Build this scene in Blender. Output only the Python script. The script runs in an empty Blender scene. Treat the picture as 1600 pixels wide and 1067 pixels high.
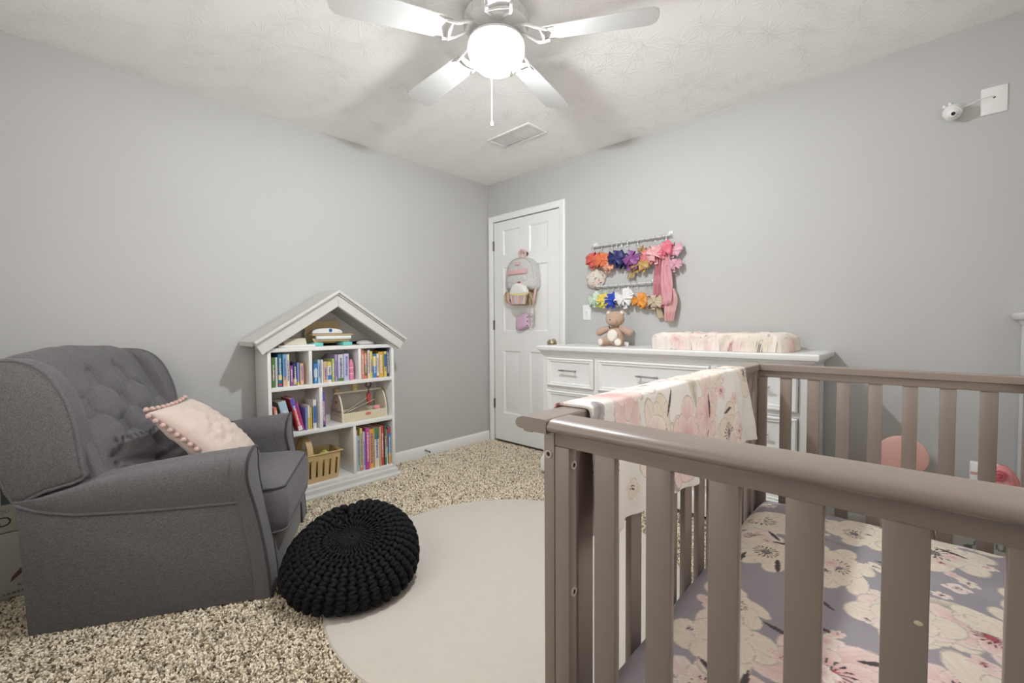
import bpy, bmesh, math, random
import numpy as np
from mathutils import Vector, Matrix

scene = bpy.context.scene
COL = scene.collection
rnd = random.Random(7)
PI = math.pi

# ------------------------------------------------------------------ camera
CAM_LOC = (3.046, -2.914, 1.094)
YAW, PITCH, ROLL = math.radians(43.263), math.radians(-1.974), math.radians(-0.3516)
cam_data = bpy.data.cameras.new('camera')
cam_data.sensor_width = 36.0
cam_data.lens = 680.8 / 1600 * 36.0
cam_data.clip_start = 0.02
cam = bpy.data.objects.new('camera', cam_data)
COL.objects.link(cam)
_d = Vector((-math.sin(YAW), math.cos(YAW), 0)); _r = Vector((math.cos(YAW), math.sin(YAW), 0)); _u = Vector((0, 0, 1))
_d2 = _d * math.cos(PITCH) + _u * math.sin(PITCH); _u2 = _u * math.cos(PITCH) - _d * math.sin(PITCH)
_r3 = _r * math.cos(ROLL) + _u2 * math.sin(ROLL); _u3 = _u2 * math.cos(ROLL) - _r * math.sin(ROLL)
cam.matrix_world = Matrix(((_r3.x, _u3.x, -_d2.x, CAM_LOC[0]), (_r3.y, _u3.y, -_d2.y, CAM_LOC[1]),
                           (_r3.z, _u3.z, -_d2.z, CAM_LOC[2]), (0, 0, 0, 1)))
scene.camera = cam

# ------------------------------------------------------------------ world, exposure
world = bpy.data.worlds.new('world'); scene.world = world
world.use_nodes = True
world.node_tree.nodes['Background'].inputs[0].default_value = (1.0, 0.94, 0.875, 1)
world.node_tree.nodes['Background'].inputs[1].default_value = 1.8
scene.view_settings.view_transform = 'Standard'
scene.view_settings.look = 'None'
scene.view_settings.gamma = 1.0
scene.view_settings.use_curve_mapping = False
scene.view_settings.exposure = 0.92
scene.cycles.use_denoising = True
scene.cycles.diffuse_bounces = 8
scene.cycles.max_bounces = 12
LAMP_STRENGTH = 1060.0
LAMP_COLOUR = (0.935, 0.985, 1.02, 1)

# ------------------------------------------------------------------ materials
def mat(name, col, rough=0.5, metal=0.0, var=0.05, scale=12.0, bump=0.0, bscale=150.0, sheen=0.0, spec=0.5, trans=0.0, stretch=None):
    m = bpy.data.materials.new(name); m.use_nodes = True
    nt = m.node_tree; b = nt.nodes['Principled BSDF']
    b.inputs['Roughness'].default_value = rough
    b.inputs['Metallic'].default_value = metal
    b.inputs['Specular IOR Level'].default_value = spec
    if trans: b.inputs['Transmission Weight'].default_value = trans
    if sheen:
        b.inputs['Sheen Weight'].default_value = sheen
        b.inputs['Sheen Roughness'].default_value = 0.5
    tc = nt.nodes.new('ShaderNodeTexCoord')
    src = tc.outputs['Object']
    if stretch:
        mp = nt.nodes.new('ShaderNodeMapping'); mp.inputs['Scale'].default_value = stretch
        nt.links.new(src, mp.inputs['Vector']); src = mp.outputs['Vector']
    nz = nt.nodes.new('ShaderNodeTexNoise'); nz.inputs['Scale'].default_value = scale; nz.inputs['Detail'].default_value = 4
    nt.links.new(src, nz.inputs['Vector'])
    mx = nt.nodes.new('ShaderNodeMix'); mx.data_type = 'RGBA'
    mx.inputs['A'].default_value = (*[max(0, c * (1 - var)) for c in col], 1)
    mx.inputs['B'].default_value = (*[min(1, c * (1 + var)) for c in col], 1)
    nt.links.new(nz.outputs['Fac'], mx.inputs['Factor'])
    nt.links.new(mx.outputs['Result'], b.inputs['Base Color'])
    if bump:
        n2 = nt.nodes.new('ShaderNodeTexNoise'); n2.inputs['Scale'].default_value = bscale; n2.inputs['Detail'].default_value = 3
        nt.links.new(src, n2.inputs['Vector'])
        bp = nt.nodes.new('ShaderNodeBump'); bp.inputs['Strength'].default_value = bump; bp.inputs['Distance'].default_value = 0.004
        nt.links.new(n2.outputs['Fac'], bp.inputs['Height']); nt.links.new(bp.outputs['Normal'], b.inputs['Normal'])
    return m

def attr_mat(name, rough=0.8, sheen=0.0, bump=0.0, bscale=300.0, spec=0.3):
    m = bpy.data.materials.new(name); m.use_nodes = True
    nt = m.node_tree; b = nt.nodes['Principled BSDF']
    b.inputs['Roughness'].default_value = rough; b.inputs['Specular IOR Level'].default_value = spec
    if sheen: b.inputs['Sheen Weight'].default_value = sheen
    a = nt.nodes.new('ShaderNodeAttribute'); a.attribute_name = 'Col'
    nt.links.new(a.outputs['Color'], b.inputs['Base Color'])
    if bump:
        tc = nt.nodes.new('ShaderNodeTexCoord')
        n2 = nt.nodes.new('ShaderNodeTexNoise'); n2.inputs['Scale'].default_value = bscale
        nt.links.new(tc.outputs['Object'], n2.inputs['Vector'])
        bp = nt.nodes.new('ShaderNodeBump'); bp.inputs['Strength'].default_value = bump; bp.inputs['Distance'].default_value = 0.003
        nt.links.new(n2.outputs['Fac'], bp.inputs['Height']); nt.links.new(bp.outputs['Normal'], b.inputs['Normal'])
    return m

_pm = {}
def paint(col, rough=0.55, **k):
    key = (tuple(round(c, 3) for c in col), rough)
    if key not in _pm: _pm[key] = mat('paint_%d' % len(_pm), col, rough, **k)
    return _pm[key]

M = {}
M['wall'] = mat('wall_paint', (0.505, 0.502, 0.490), 0.6, var=0.02, scale=1.5, bump=0.08, bscale=220)
M['trim'] = mat('white_trim', (0.84, 0.84, 0.83), 0.35, var=0.015, scale=5)
M['door'] = mat('door_white', (0.82, 0.82, 0.81), 0.4, var=0.015, scale=5, bump=0.05, bscale=60, stretch=(8, 8, 0.6))
M['furn'] = mat('furniture_white', (0.74, 0.74, 0.725), 0.38, var=0.02, scale=6)
M['shelfwhite'] = mat('shelf_white', (0.76, 0.755, 0.735), 0.45, var=0.02, scale=6)
M['shelfgrey'] = mat('shelf_roof_grey', (0.60, 0.595, 0.565), 0.5, var=0.02, scale=6)
M['crib'] = mat('crib_taupe', (0.265, 0.215, 0.187), 0.33, var=0.05, scale=4, stretch=(1, 1, 1))
M['metal'] = mat('brushed_nickel', (0.42, 0.42, 0.43), 0.3, metal=1.0, var=0.03)
M['darkmetal'] = mat('bronze_hinge', (0.16, 0.145, 0.13), 0.4, metal=0.8, var=0.05)
M['brass'] = mat('knob_brass', (0.62, 0.56, 0.42), 0.25, metal=1.0, var=0.03)
M['black'] = mat('black_gap', (0.012, 0.012, 0.012), 0.7)
M['pouf'] = mat('pouf_yarn', (0.0050, 0.0050, 0.0062), 0.72, var=0.3, scale=60, bump=0.4, bscale=500, spec=0.22)
M['rug'] = mat('rug_cream', (0.57, 0.525, 0.47), 0.95, var=0.045, scale=30, bump=0.35, bscale=420, spec=0.1)
M['plastic'] = mat('white_plastic', (0.80, 0.80, 0.785), 0.35, var=0.01)
M['bulb'] = None

def fabric(name, c0, c1):
    m = bpy.data.materials.new(name); m.use_nodes = True
    nt = m.node_tree; b = nt.nodes['Principled BSDF']
    b.inputs['Roughness'].default_value = 0.9; b.inputs['Specular IOR Level'].default_value = 0.25
    b.inputs['Sheen Weight'].default_value = 0.12
    tc = nt.nodes.new('ShaderNodeTexCoord')
    outs = []
    for st, sc in (((1, 1, 7), 170), ((7, 7, 1), 150)):
        mp = nt.nodes.new('ShaderNodeMapping'); mp.inputs['Scale'].default_value = st
        nt.links.new(tc.outputs['Object'], mp.inputs['Vector'])
        nz = nt.nodes.new('ShaderNodeTexNoise'); nz.inputs['Scale'].default_value = sc; nz.inputs['Detail'].default_value = 3
        nt.links.new(mp.outputs['Vector'], nz.inputs['Vector']); outs.append(nz.outputs['Fac'])
    ad = nt.nodes.new('ShaderNodeMath'); ad.operation = 'ADD'
    nt.links.new(outs[0], ad.inputs[0]); nt.links.new(outs[1], ad.inputs[1])
    ramp = nt.nodes.new('ShaderNodeValToRGB')
    ramp.color_ramp.elements[0].position = 0.38; ramp.color_ramp.elements[0].color = (*c0, 1)
    ramp.color_ramp.elements[1].position = 0.64; ramp.color_ramp.elements[1].color = (*c1, 1)
    hf = nt.nodes.new('ShaderNodeMath'); hf.operation = 'MULTIPLY'; hf.inputs[1].default_value = 0.5
    nt.links.new(ad.outputs[0], hf.inputs[0]); nt.links.new(hf.outputs[0], ramp.inputs['Fac'])
    nt.links.new(ramp.outputs['Color'], b.inputs['Base Color'])
    bp = nt.nodes.new('ShaderNodeBump'); bp.inputs['Strength'].default_value = 0.35; bp.inputs['Distance'].default_value = 0.002
    nt.links.new(hf.outputs[0], bp.inputs['Height']); nt.links.new(bp.outputs['Normal'], b.inputs['Normal'])
    return m
M['chair'] = fabric('charcoal_linen', (0.078, 0.072, 0.076), (0.205, 0.195, 0.205))
M['shadedpiping'] = fabric('shaded_piping', (0.030, 0.028, 0.031), (0.085, 0.08, 0.088))  # darker copy of the piping: shadow line along the seams put into its colour
M['piping'] = fabric('charcoal_piping', (0.075, 0.07, 0.075), (0.21, 0.20, 0.215))

def ceiling_mat():
    m = bpy.data.materials.new('ceiling_crowsfoot'); m.use_nodes = True
    nt = m.node_tree; b = nt.nodes['Principled BSDF']; N = nt.nodes.new; Lk = nt.links.new
    b.inputs['Base Color'].default_value = (0.93, 0.925, 0.91, 1); b.inputs['Roughness'].default_value = 0.75
    tc = N('ShaderNodeTexCoord')
    total = None
    for off, sc in ((0.0, 4.2), (7.3, 5.3)):
        ad = N('ShaderNodeVectorMath'); ad.operation = 'ADD'; ad.inputs[1].default_value = (off, off * .6, 0)
        Lk(tc.outputs['Object'], ad.inputs[0])
        fl = N('ShaderNodeVectorMath'); fl.operation = 'MULTIPLY'; fl.inputs[1].default_value = (1, 1, 0); Lk(ad.outputs[0], fl.inputs[0])
        vo = N('ShaderNodeTexVoronoi'); vo.voronoi_dimensions = '2D'; vo.inputs['Scale'].default_value = sc; Lk(fl.outputs[0], vo.inputs['Vector'])
        sb = N('ShaderNodeVectorMath'); sb.operation = 'SUBTRACT'; Lk(fl.outputs[0], sb.inputs[0]); Lk(vo.outputs['Position'], sb.inputs[1])
        sp = N('ShaderNodeSeparateXYZ'); Lk(sb.outputs[0], sp.inputs[0])
        at = N('ShaderNodeMath'); at.operation = 'ARCTAN2'; Lk(sp.outputs['Y'], at.inputs[0]); Lk(sp.outputs['X'], at.inputs[1])
        ml = N('ShaderNodeMath'); ml.operation = 'MULTIPLY'; ml.inputs[1].default_value = 5.0; Lk(at.outputs[0], ml.inputs[0])
        cb = N('ShaderNodeCombineXYZ'); Lk(ml.outputs[0], cb.inputs[0])
        d7 = N('ShaderNodeMath'); d7.operation = 'MULTIPLY'; d7.inputs[1].default_value = 2.2; Lk(vo.outputs['Distance'], d7.inputs[0]); Lk(d7.outputs[0], cb.inputs[1])
        sc3 = N('ShaderNodeSeparateXYZ'); Lk(vo.outputs['Color'], sc3.inputs[0])
        m9 = N('ShaderNodeMath'); m9.operation = 'MULTIPLY'; m9.inputs[1].default_value = 40; Lk(sc3.outputs[0], m9.inputs[0]); Lk(m9.outputs[0], cb.inputs[2])
        nz = N('ShaderNodeTexNoise'); nz.inputs['Scale'].default_value = 1.6; nz.inputs['Detail'].default_value = 2; Lk(cb.outputs[0], nz.inputs['Vector'])
        rp = N('ShaderNodeMapRange'); rp.inputs['From Min'].default_value = 0.48; rp.inputs['From Max'].default_value = 0.66; Lk(nz.outputs['Fac'], rp.inputs['Value'])
        fo = N('ShaderNodeMapRange'); fo.inputs['From Min'].default_value = 0.12; fo.inputs['From Max'].default_value = 0.55; fo.inputs['To Min'].default_value = 1; fo.inputs['To Max'].default_value = 0
        Lk(vo.outputs['Distance'], fo.inputs['Value'])
        mu = N('ShaderNodeMath'); mu.operation = 'MULTIPLY'; Lk(rp.outputs[0], mu.inputs[0]); Lk(fo.outputs[0], mu.inputs[1])
        if total is None: total = mu.outputs[0]
        else:
            mxn = N('ShaderNodeMath'); mxn.operation = 'MAXIMUM'; Lk(total, mxn.inputs[0]); Lk(mu.outputs[0], mxn.inputs[1]); total = mxn.outputs[0]
    bp = N('ShaderNodeBump'); bp.inputs['Strength'].default_value = 0.55; bp.inputs['Distance'].default_value = 0.004
    Lk(total, bp.inputs['Height']); Lk(bp.outputs['Normal'], b.inputs['Normal'])
    return m
M['ceiling'] = ceiling_mat()

# ------------------------------------------------------------------ geometry helpers
class MB:
    def __init__(s): s.v = []; s.f = []
    def add(s, vs, fs):
        o = len(s.v); s.v += [tuple(map(float, q)) for q in vs]; s.f += [tuple(i + o for i in q) for q in fs]; return s
    def box(s, x0, x1, y0, y1, z0, z1):
        return s.add([(x0, y0, z0), (x1, y0, z0), (x1, y1, z0), (x0, y1, z0), (x0, y0, z1), (x1, y0, z1), (x1, y1, z1), (x0, y1, z1)],
                     [(0, 3, 2, 1), (4, 5, 6, 7), (0, 1, 5, 4), (1, 2, 6, 5), (2, 3, 7, 6), (3, 0, 4, 7)])
    def bm(s, bm, mtx=None):
        bm.verts.index_update()
        s.add([(mtx @ q.co if mtx else q.co) for q in bm.verts], [[q.index for q in f.verts] for f in bm.faces]); bm.free(); return s
    def rbox(s, x0, x1, y0, y1, z0, z1, r=0.005, seg=2, mtx=None):
        b = bmesh.new(); bmesh.ops.create_cube(b, size=1)
        for q in b.verts:
            q.co = Vector(((x0 + x1) / 2 + q.co.x * (x1 - x0), (y0 + y1) / 2 + q.co.y * (y1 - y0), (z0 + z1) / 2 + q.co.z * (z1 - z0)))
        bmesh.ops.bevel(b, geom=b.edges[:], offset=r, segments=seg, profile=0.5, affect='EDGES', clamp_overlap=True)
        return s.bm(b, mtx)
    def prism(s, poly, d0, d1, axis='y', bevel=0.0, seg=2, mtx=None):
        """poly in the plane normal to axis: y -> (x,z), x -> (y,z), z -> (x,y)"""
        b = bmesh.new()
        def P(q, d):
            return {'y': (q[0], d, q[1]), 'x': (d, q[0], q[1]), 'z': (q[0], q[1], d)}[axis]
        A = [b.verts.new(P(q, d0)) for q in poly]; B = [b.verts.new(P(q, d1)) for q in poly]
        b.faces.new(A); b.faces.new(B[::-1]); n = len(poly)
        for i in range(n): b.faces.new((A[i], B[i], B[(i + 1) % n], A[(i + 1) % n]))
        bmesh.ops.recalc_face_normals(b, faces=b.faces[:])
        if bevel:
            es = [e for e in b.edges if e.calc_face_angle(0) > 0.6]
            bmesh.ops.bevel(b, geom=es, offset=bevel, segments=seg, profile=0.5, affect='EDGES', clamp_overlap=True)
        return s.bm(b, mtx)
    def grid(s, P, cu=False, cv=False):
        m, n = len(P), len(P[0]); o = len(s.v)
        for row in P:
            for q in row: s.v.append(tuple(map(float, q)))
        for i in range(m if cu else m - 1):
            for j in range(n if cv else n - 1):
                i2, j2 = (i + 1) % m, (j + 1) % n
                s.f.append((o + i * n + j, o + i2 * n + j, o + i2 * n + j2, o + i * n + j2))
        return s
    def tube(s, path, r, n=8, closed=False):
        pts = [Vector(p) for p in path]; k = len(pts)
        rs = r if isinstance(r, (list, tuple)) else [r] * k
        rows = []; prev = None
        for i, p in enumerate(pts):
            a = pts[(i - 1) % k] if (closed or i > 0) else p
            c = pts[(i + 1) % k] if (closed or i < k - 1) else p
            t = (c - a); t = t.normalized() if t.length > 1e-9 else Vector((0, 0, 1))
            if prev is None:
                x = t.orthogonal().normalized()
            else:
                x = prev - t * prev.dot(t); x = x.normalized() if x.length > 1e-6 else t.orthogonal().normalized()
            prev = x; y = t.cross(x)
            rows.append([p + x * (math.cos(2 * PI * j / n) * rs[i]) + y * (math.sin(2 * PI * j / n) * rs[i]) for j in range(n)])
        o = len(s.v); s.grid(rows, closed, True)
        if not closed:
            s.f.append(tuple(o + j for j in range(n))[::-1]); s.f.append(tuple(o + (k - 1) * n + j for j in range(n)))
        return s
    def lathe(s, prof, n=24, mtx=None):
        rows = []
        for r, z in prof:
            rows.append([(mtx @ Vector((r * math.cos(2 * PI * j / n), r * math.sin(2 * PI * j / n), z))) if mtx else (r * math.cos(2 * PI * j / n), r * math.sin(2 * PI * j / n), z) for j in range(n)])
        return s.grid(rows, False, True)
    def ell(s, c, r, n=16, m=10, mtx=None):
        rows = []
        for i in range(m + 1):
            ph = PI * i / m; ring = []
            for j in range(n):
                th = 2 * PI * j / n
                q = Vector((r[0] * math.sin(ph) * math.cos(th), r[1] * math.sin(ph) * math.sin(th), r[2] * math.cos(ph)))
                if mtx: q = mtx @ q
                ring.append(q + Vector(c))
            rows.append(ring)
        return s.grid(rows, False, True)
    def mesh(s, name, material, smooth=35):
        me = bpy.data.meshes.new(name); me.from_pydata(s.v, [], s.f); me.validate()
        b = bmesh.new(); b.from_mesh(me); bmesh.ops.remove_doubles(b, verts=b.verts, dist=1e-6)
        bmesh.ops.recalc_face_normals(b, faces=b.faces[:]); b.to_mesh(me); b.free()
        if material: me.materials.append(material)
        if smooth:
            me.shade_smooth(); me.set_sharp_from_angle(angle=math.radians(smooth))
        return me

def link(name, me, parent=None, loc=(0, 0, 0), rot=None):
    o = bpy.data.objects.new(name, me); COL.objects.link(o)
    o.location = loc
    if rot: o.rotation_euler = rot
    if parent: o.parent = parent
    return o
def obj(name, mb, material, parent=None, smooth=35, loc=(0, 0, 0), rot=None):
    return link(name, mb.mesh(name, material, smooth), parent, loc, rot)
def tag(o, label, cat, group=None):
    o['label'] = label; o['category'] = cat
    if group: o['group'] = group
    return o
def thing(name, label, cat, loc=(0, 0, 0), rz=0.0, group=None):
    o = bpy.data.objects.new(name, None); COL.objects.link(o); o.location = loc; o.rotation_euler = (0, 0, rz)
    o.empty_display_size = 0.05
    return tag(o, label, cat, group)
def struct(o): o['kind'] = 'structure'; return o
def sempty(name, loc=(0, 0, 0)):
    o = bpy.data.objects.new(name, None); COL.objects.link(o); o.location = loc; return struct(o)
def np_mesh(name, V, F, material, cols=None, smooth=True):
    me = bpy.data.meshes.new(name)
    me.from_pydata(np.asarray(V, float).tolist(), [], np.asarray(F).tolist())
    if cols is not None:
        a = me.color_attributes.new('Col', 'FLOAT_COLOR', 'POINT')
        c = np.ones((len(V), 4), np.float32); c[:, :3] = cols; a.data.foreach_set('color', c.ravel())
    me.materials.append(material)
    if smooth: me.shade_smooth()
    return me
def grid_faces(m, n):
    i, j = np.meshgrid(np.arange(m - 1), np.arange(n - 1), indexing='ij')
    a = (i * n + j).ravel()
    return np.stack([a, a + n, a + n + 1, a + 1], 1)
def catmull(pts, k=6, closed=False):
    pts = [np.array(p, float) for p in pts]; n = len(pts); out = []
    rng = range(n) if closed else range(n - 1)
    for i in rng:
        p0 = pts[(i - 1) % n] if closed or i > 0 else pts[0]
        p1 = pts[i]; p2 = pts[(i + 1) % n]
        p3 = pts[(i + 2) % n] if closed or i + 2 < n else pts[-1]
        for t in np.arange(k) / k:
            out.append(0.5 * ((2 * p1) + (-p0 + p2) * t + (2 * p0 - 5 * p1 + 4 * p2 - p3) * t * t + (-p0 + 3 * p1 - 3 * p2 + p3) * t ** 3))
    if not closed: out.append(pts[-1])
    return [tuple(q) for q in out]
def text_mesh(name, body, size, material, parent, loc, rot, extrude=0.0003, align='CENTER'):
    cu = bpy.data.curves.new(name, 'FONT'); cu.body = body; cu.size = size; cu.extrude = extrude; cu.resolution_u = 3
    cu.align_x = align; cu.align_y = 'CENTER'
    tmp = bpy.data.objects.new(name + '_tmp', cu); COL.objects.link(tmp)
    bpy.context.view_layer.update()
    me = bpy.data.meshes.new_from_object(tmp.evaluated_get(bpy.context.evaluated_depsgraph_get()))
    bpy.data.objects.remove(tmp); bpy.data.curves.remove(cu)
    me.materials.clear(); me.materials.append(material)
    return link(name, me, parent, loc, rot)
def noise2(x, y, s=1.0, seed=0):
    """cheap smooth value noise on numpy arrays"""
    r = np.random.RandomState(seed); T = r.rand(64, 64)
    x = np.asarray(x) * s; y = np.asarray(y) * s
    xi = np.floor(x).astype(int); yi = np.floor(y).astype(int); fx = x - xi; fy = y - yi
    fx = fx * fx * (3 - 2 * fx); fy = fy * fy * (3 - 2 * fy)
    g = lambda a, b: T[a % 64, b % 64]
    return (g(xi, yi) * (1 - fx) + g(xi + 1, yi) * fx) * (1 - fy) + (g(xi, yi + 1) * (1 - fx) + g(xi + 1, yi + 1) * fx) * fy

# printed floral pattern, as colours per vertex
def floral(U, V, seed, bg, big=0.085, n_big=40, n_small=70, lo=(0, 0), hi=(1, 1), pinkness=0.4, stamen=1.0, line=0.74, ink=1.0):
    r = np.random.RandomState(seed); N = U.size
    out = np.tile(np.array(bg, float), (N, 1)) * (0.94 + 0.12 * noise2(U, V, 9, seed)[:, None])
    cream = np.array((0.74, 0.66, 0.56)); pink = np.array((0.66, 0.39, 0.37)); pale = np.array((0.80, 0.71, 0.66)); grey = np.array((0.22, 0.205, 0.21)); dark = np.array((0.05, 0.04, 0.045)); rose = np.array((0.42, 0.10, 0.13))
    def leaf(cx, cy, L, w, ang, col):
        c, s = math.cos(ang), math.sin(ang); dx = U - cx; dy = V - cy
        a = dx * c + dy * s; b = -dx * s + dy * c; t = a / L
        mk = (t > 0) & (t < 1) & (np.abs(b) < w * np.sin(np.pi * np.clip(t, 0, 1)) ** 0.8)
        sh = 0.75 + 0.35 * (np.abs(b[mk]) / w) + 0.3 * (noise2(a[mk], b[mk], 60, seed) - .5)
        sh = np.where(np.abs(b[mk]) < w * 0.07, 0.6, sh)
        out[mk] = np.array(col) * sh[:, None]
    def flower(cx, cy, R, kind):
        sq = r.uniform(0.6, 0.95); ang = r.uniform(0, 6.28); npet = r.randint(4, 7); ph = r.uniform(0, 6.28)
        c, s = math.cos(ang), math.sin(ang)
        near = (np.abs(U - cx) < R * 1.1) & (np.abs(V - cy) < R * 1.1)
        if not near.any(): return
        idx = np.nonzero(near)[0]; dx = U[idx] - cx; dy = V[idx] - cy
        a = dx * c + dy * s; b = (-dx * s + dy * c) / sq
        rr = np.hypot(a, b); th = np.arctan2(b, a) + 0.5 * rr / R + ph
        for layer, k in ((1.0, 0), (0.68, 0.5)):
            tt = th * 1.0 + k * 2 * np.pi / npet
            lobe = np.abs(np.cos(npet * tt / 2))
            rb = R * layer * (0.42 + 0.58 * lobe ** 0.5) * (1 + 0.10 * np.sin(tt * 2 + ph))
            mk = rr < rb; t = rr[mk] / rb[mk]
            col = (cream if kind == 0 else pale) * np.ones((mk.sum(), 1))
            mixf = np.clip((1 - t) ** 1.2 * (0.35 if kind == 0 else 0.95) + (0.25 if kind == 2 else 0) , 0, 1)[:, None]
            col = col * (1 - mixf) + (pink if kind else np.array((0.70, 0.56, 0.44))) * mixf
            streak = 0.93 + 0.14 * noise2(tt[mk] * 6, t * 2, 3, seed + 3)
            col *= streak[:, None]
            crease = (lobe[mk] < 0.10) & (t > 0.25)
            col[crease] *= 0.5 + line * 0.4
            col[t > 0.965] *= line
            out[idx[mk]] = col
        if r.rand() > stamen: return
        core = rr < R * 0.12
        out[idx[core]] = rose if kind == 2 else grey
        st = (rr > R * 0.08) & (rr < R * 0.34) & (np.sin(th * 17) > 0.62 + 0.2 * np.sin(rr / R * 40))
        out[idx[st]] = dark
    for k in range(int(n_big * 0.8)):
        leaf(r.uniform(lo[0], hi[0]), r.uniform(lo[1], hi[1]), big * r.uniform(0.8, 1.8), big * r.uniform(0.15, 0.3), r.uniform(0, 6.28), (grey * 1.6 * ink + np.array((.6, .56, .53)) * (1 - ink)) if r.rand() < .6 else cream * 0.9)
    for k in range(n_big):
        flower(r.uniform(lo[0], hi[0]), r.uniform(lo[1], hi[1]), big * r.uniform(0.7, 1.3), 0 if r.rand() > pinkness else r.randint(1, 3))
    for k in range(n_small):
        flower(r.uniform(lo[0], hi[0]), r.uniform(lo[1], hi[1]), big * r.uniform(0.16, 0.34), r.randint(0, 3))
        if k % 3 == 0 and ink > .5: leaf(r.uniform(lo[0], hi[0]), r.uniform(lo[1], hi[1]), big * 0.7, big * 0.06, r.uniform(0, 6.28), dark * 2)
    return np.clip(out, 0, 1)
# ================================================================== ROOM
RX, RY, H = 3.66, -3.42, 2.44
T = 0.06
# carpeted floor
M['carpet'] = mat('carpet_backing', (0.30, 0.255, 0.19), 0.95, var=0.5, scale=160, bump=1.0, bscale=180, spec=0.1)
floor = struct(obj('floor', MB().box(0, RX, RY, 0.0, -T, 0).box(0.06, 0.86, 0.0, 0.055, -T, 0), M['carpet'], smooth=0))
def carpet_pile():
    r = np.random.RandomState(3)
    n = int(RX * -RY / (0.0068 ** 2))
    x = r.uniform(0.03, RX - .02, n); y = r.uniform(RY + .02, -0.02, n)
    C = np.array(CAM_LOC); d = np.array(_d2); rr = np.array(_r3); u = np.array(_u3)
    v = np.stack([x, y, np.zeros(n)], 1) - C; D = v @ d
    px = 800 + 680.8 * (v @ rr) / np.maximum(D, 1e-3); py = 533.5 - 680.8 * (v @ u) / np.maximum(D, 1e-3)
    keep = (D > 0.2) & (px > -250) & (px < 1500) & (py < 1350)
    keep &= np.hypot(x - 1.715, y + 1.531) > 0.755                      # under the rug
    f = np.array((.504, .864)); a = (x - .776) * f[0] + (y + 2.998) * f[1]; b = -(x - .776) * f[1] + (y + 2.998) * f[0]
    keep &= ~((a > .02) & (a < .70) & (b > .02) & (b < .78))             # under the armchair
    keep &= ~((x < .26) & (y > -2.03) & (y < -1.2))                      # under the bookcase
    keep &= ~((x > 1.08) & (x < 2.62) & (y > -.40))
    x, y = x[keep], y[keep]; n = len(x)
    h = r.uniform(0.008, 0.017, n); w = r.uniform(0.0032, 0.0055, n); an = r.uniform(0, 6.28, n)
    lx, ly = r.normal(0, .006, n), r.normal(0, .006, n)
    V = np.zeros((n, 7, 3))
    for k in range(3):
        t = an + k * 2.094
        V[:, k] = np.stack([x + w * .8 * np.cos(t), y + w * .8 * np.sin(t), np.zeros(n)], 1)
        V[:, k + 3] = np.stack([x + lx * .6 + w * np.cos(t + .7), y + ly * .6 + w * np.sin(t + .7), h * .72], 1)
    V[:, 6] = np.stack([x + lx, y + ly, h], 1)
    base = (np.arange(n) * 7)[:, None]
    F = []
    for k in range(3):
        k2 = (k + 1) % 3
        F += [base + np.array([k, k2, k2 + 3]), base + np.array([k, k2 + 3, k + 3]), base + np.array([k + 3, k2 + 3, 6])]
    F = np.concatenate(F, 0)
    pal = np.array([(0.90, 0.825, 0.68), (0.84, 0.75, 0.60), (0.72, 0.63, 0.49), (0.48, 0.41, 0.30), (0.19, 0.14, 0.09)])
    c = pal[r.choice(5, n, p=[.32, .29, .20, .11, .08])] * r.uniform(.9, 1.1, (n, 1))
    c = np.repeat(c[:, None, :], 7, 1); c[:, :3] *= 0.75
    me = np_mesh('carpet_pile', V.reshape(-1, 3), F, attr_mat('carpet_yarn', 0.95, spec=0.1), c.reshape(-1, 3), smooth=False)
    o = link('carpet_pile', me, floor); o['kind'] = 'stuff'; o['label'] = 'beige and brown flecked carpet pile'
carpet_pile()
struct(obj('ceiling', MB().box(-T, RX + T, RY - T, T, H, H + T), M['ceiling'], smooth=0))
struct(obj('wall_left', MB().box(-T, 0, RY - T, T, -T, H), M['wall'], smooth=0))
# two windows added out of view to bring in fill daylight
W1 = (0.9, 2.6, 0.80, 2.10); W2 = (-2.35, -1.05, 0.80, 2.10)
wr = MB(); wr.box(RX, RX + T, RY - T, W2[0], -T, H); wr.box(RX, RX + T, W2[1], T, -T, H); wr.box(RX, RX + T, W2[0], W2[1], -T, W2[2]); wr.box(RX, RX + T, W2[0], W2[1], W2[3], H)
struct(obj('wall_right', wr, M['wall'], smooth=0))
wf = MB(); wf.box(0, W1[0], RY - T, RY, -T, H); wf.box(W1[1], RX, RY - T, RY, -T, H); wf.box(W1[0], W1[1], RY - T, RY, -T, W1[2]); wf.box(W1[0], W1[1], RY - T, RY, W1[3], H)
struct(obj('wall_front', wf, M['wall'], smooth=0))
gl = bpy.data.materials.new('added_window_glass'); gl.use_nodes = True; _n = gl.node_tree
_t = _n.nodes.new('ShaderNodeBsdfTransparent'); _g = _n.nodes.new('ShaderNodeBsdfGlossy'); _g.inputs['Roughness'].default_value = 0.02
_m = _n.nodes.new('ShaderNodeMixShader'); _m.inputs[0].default_value = 0.06
_n.links.new(_t.outputs[0], _m.inputs[1]); _n.links.new(_g.outputs[0], _m.inputs[2]); _n.links.new(_m.outputs[0], _n.nodes['Material Output'].inputs[0])
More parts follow.
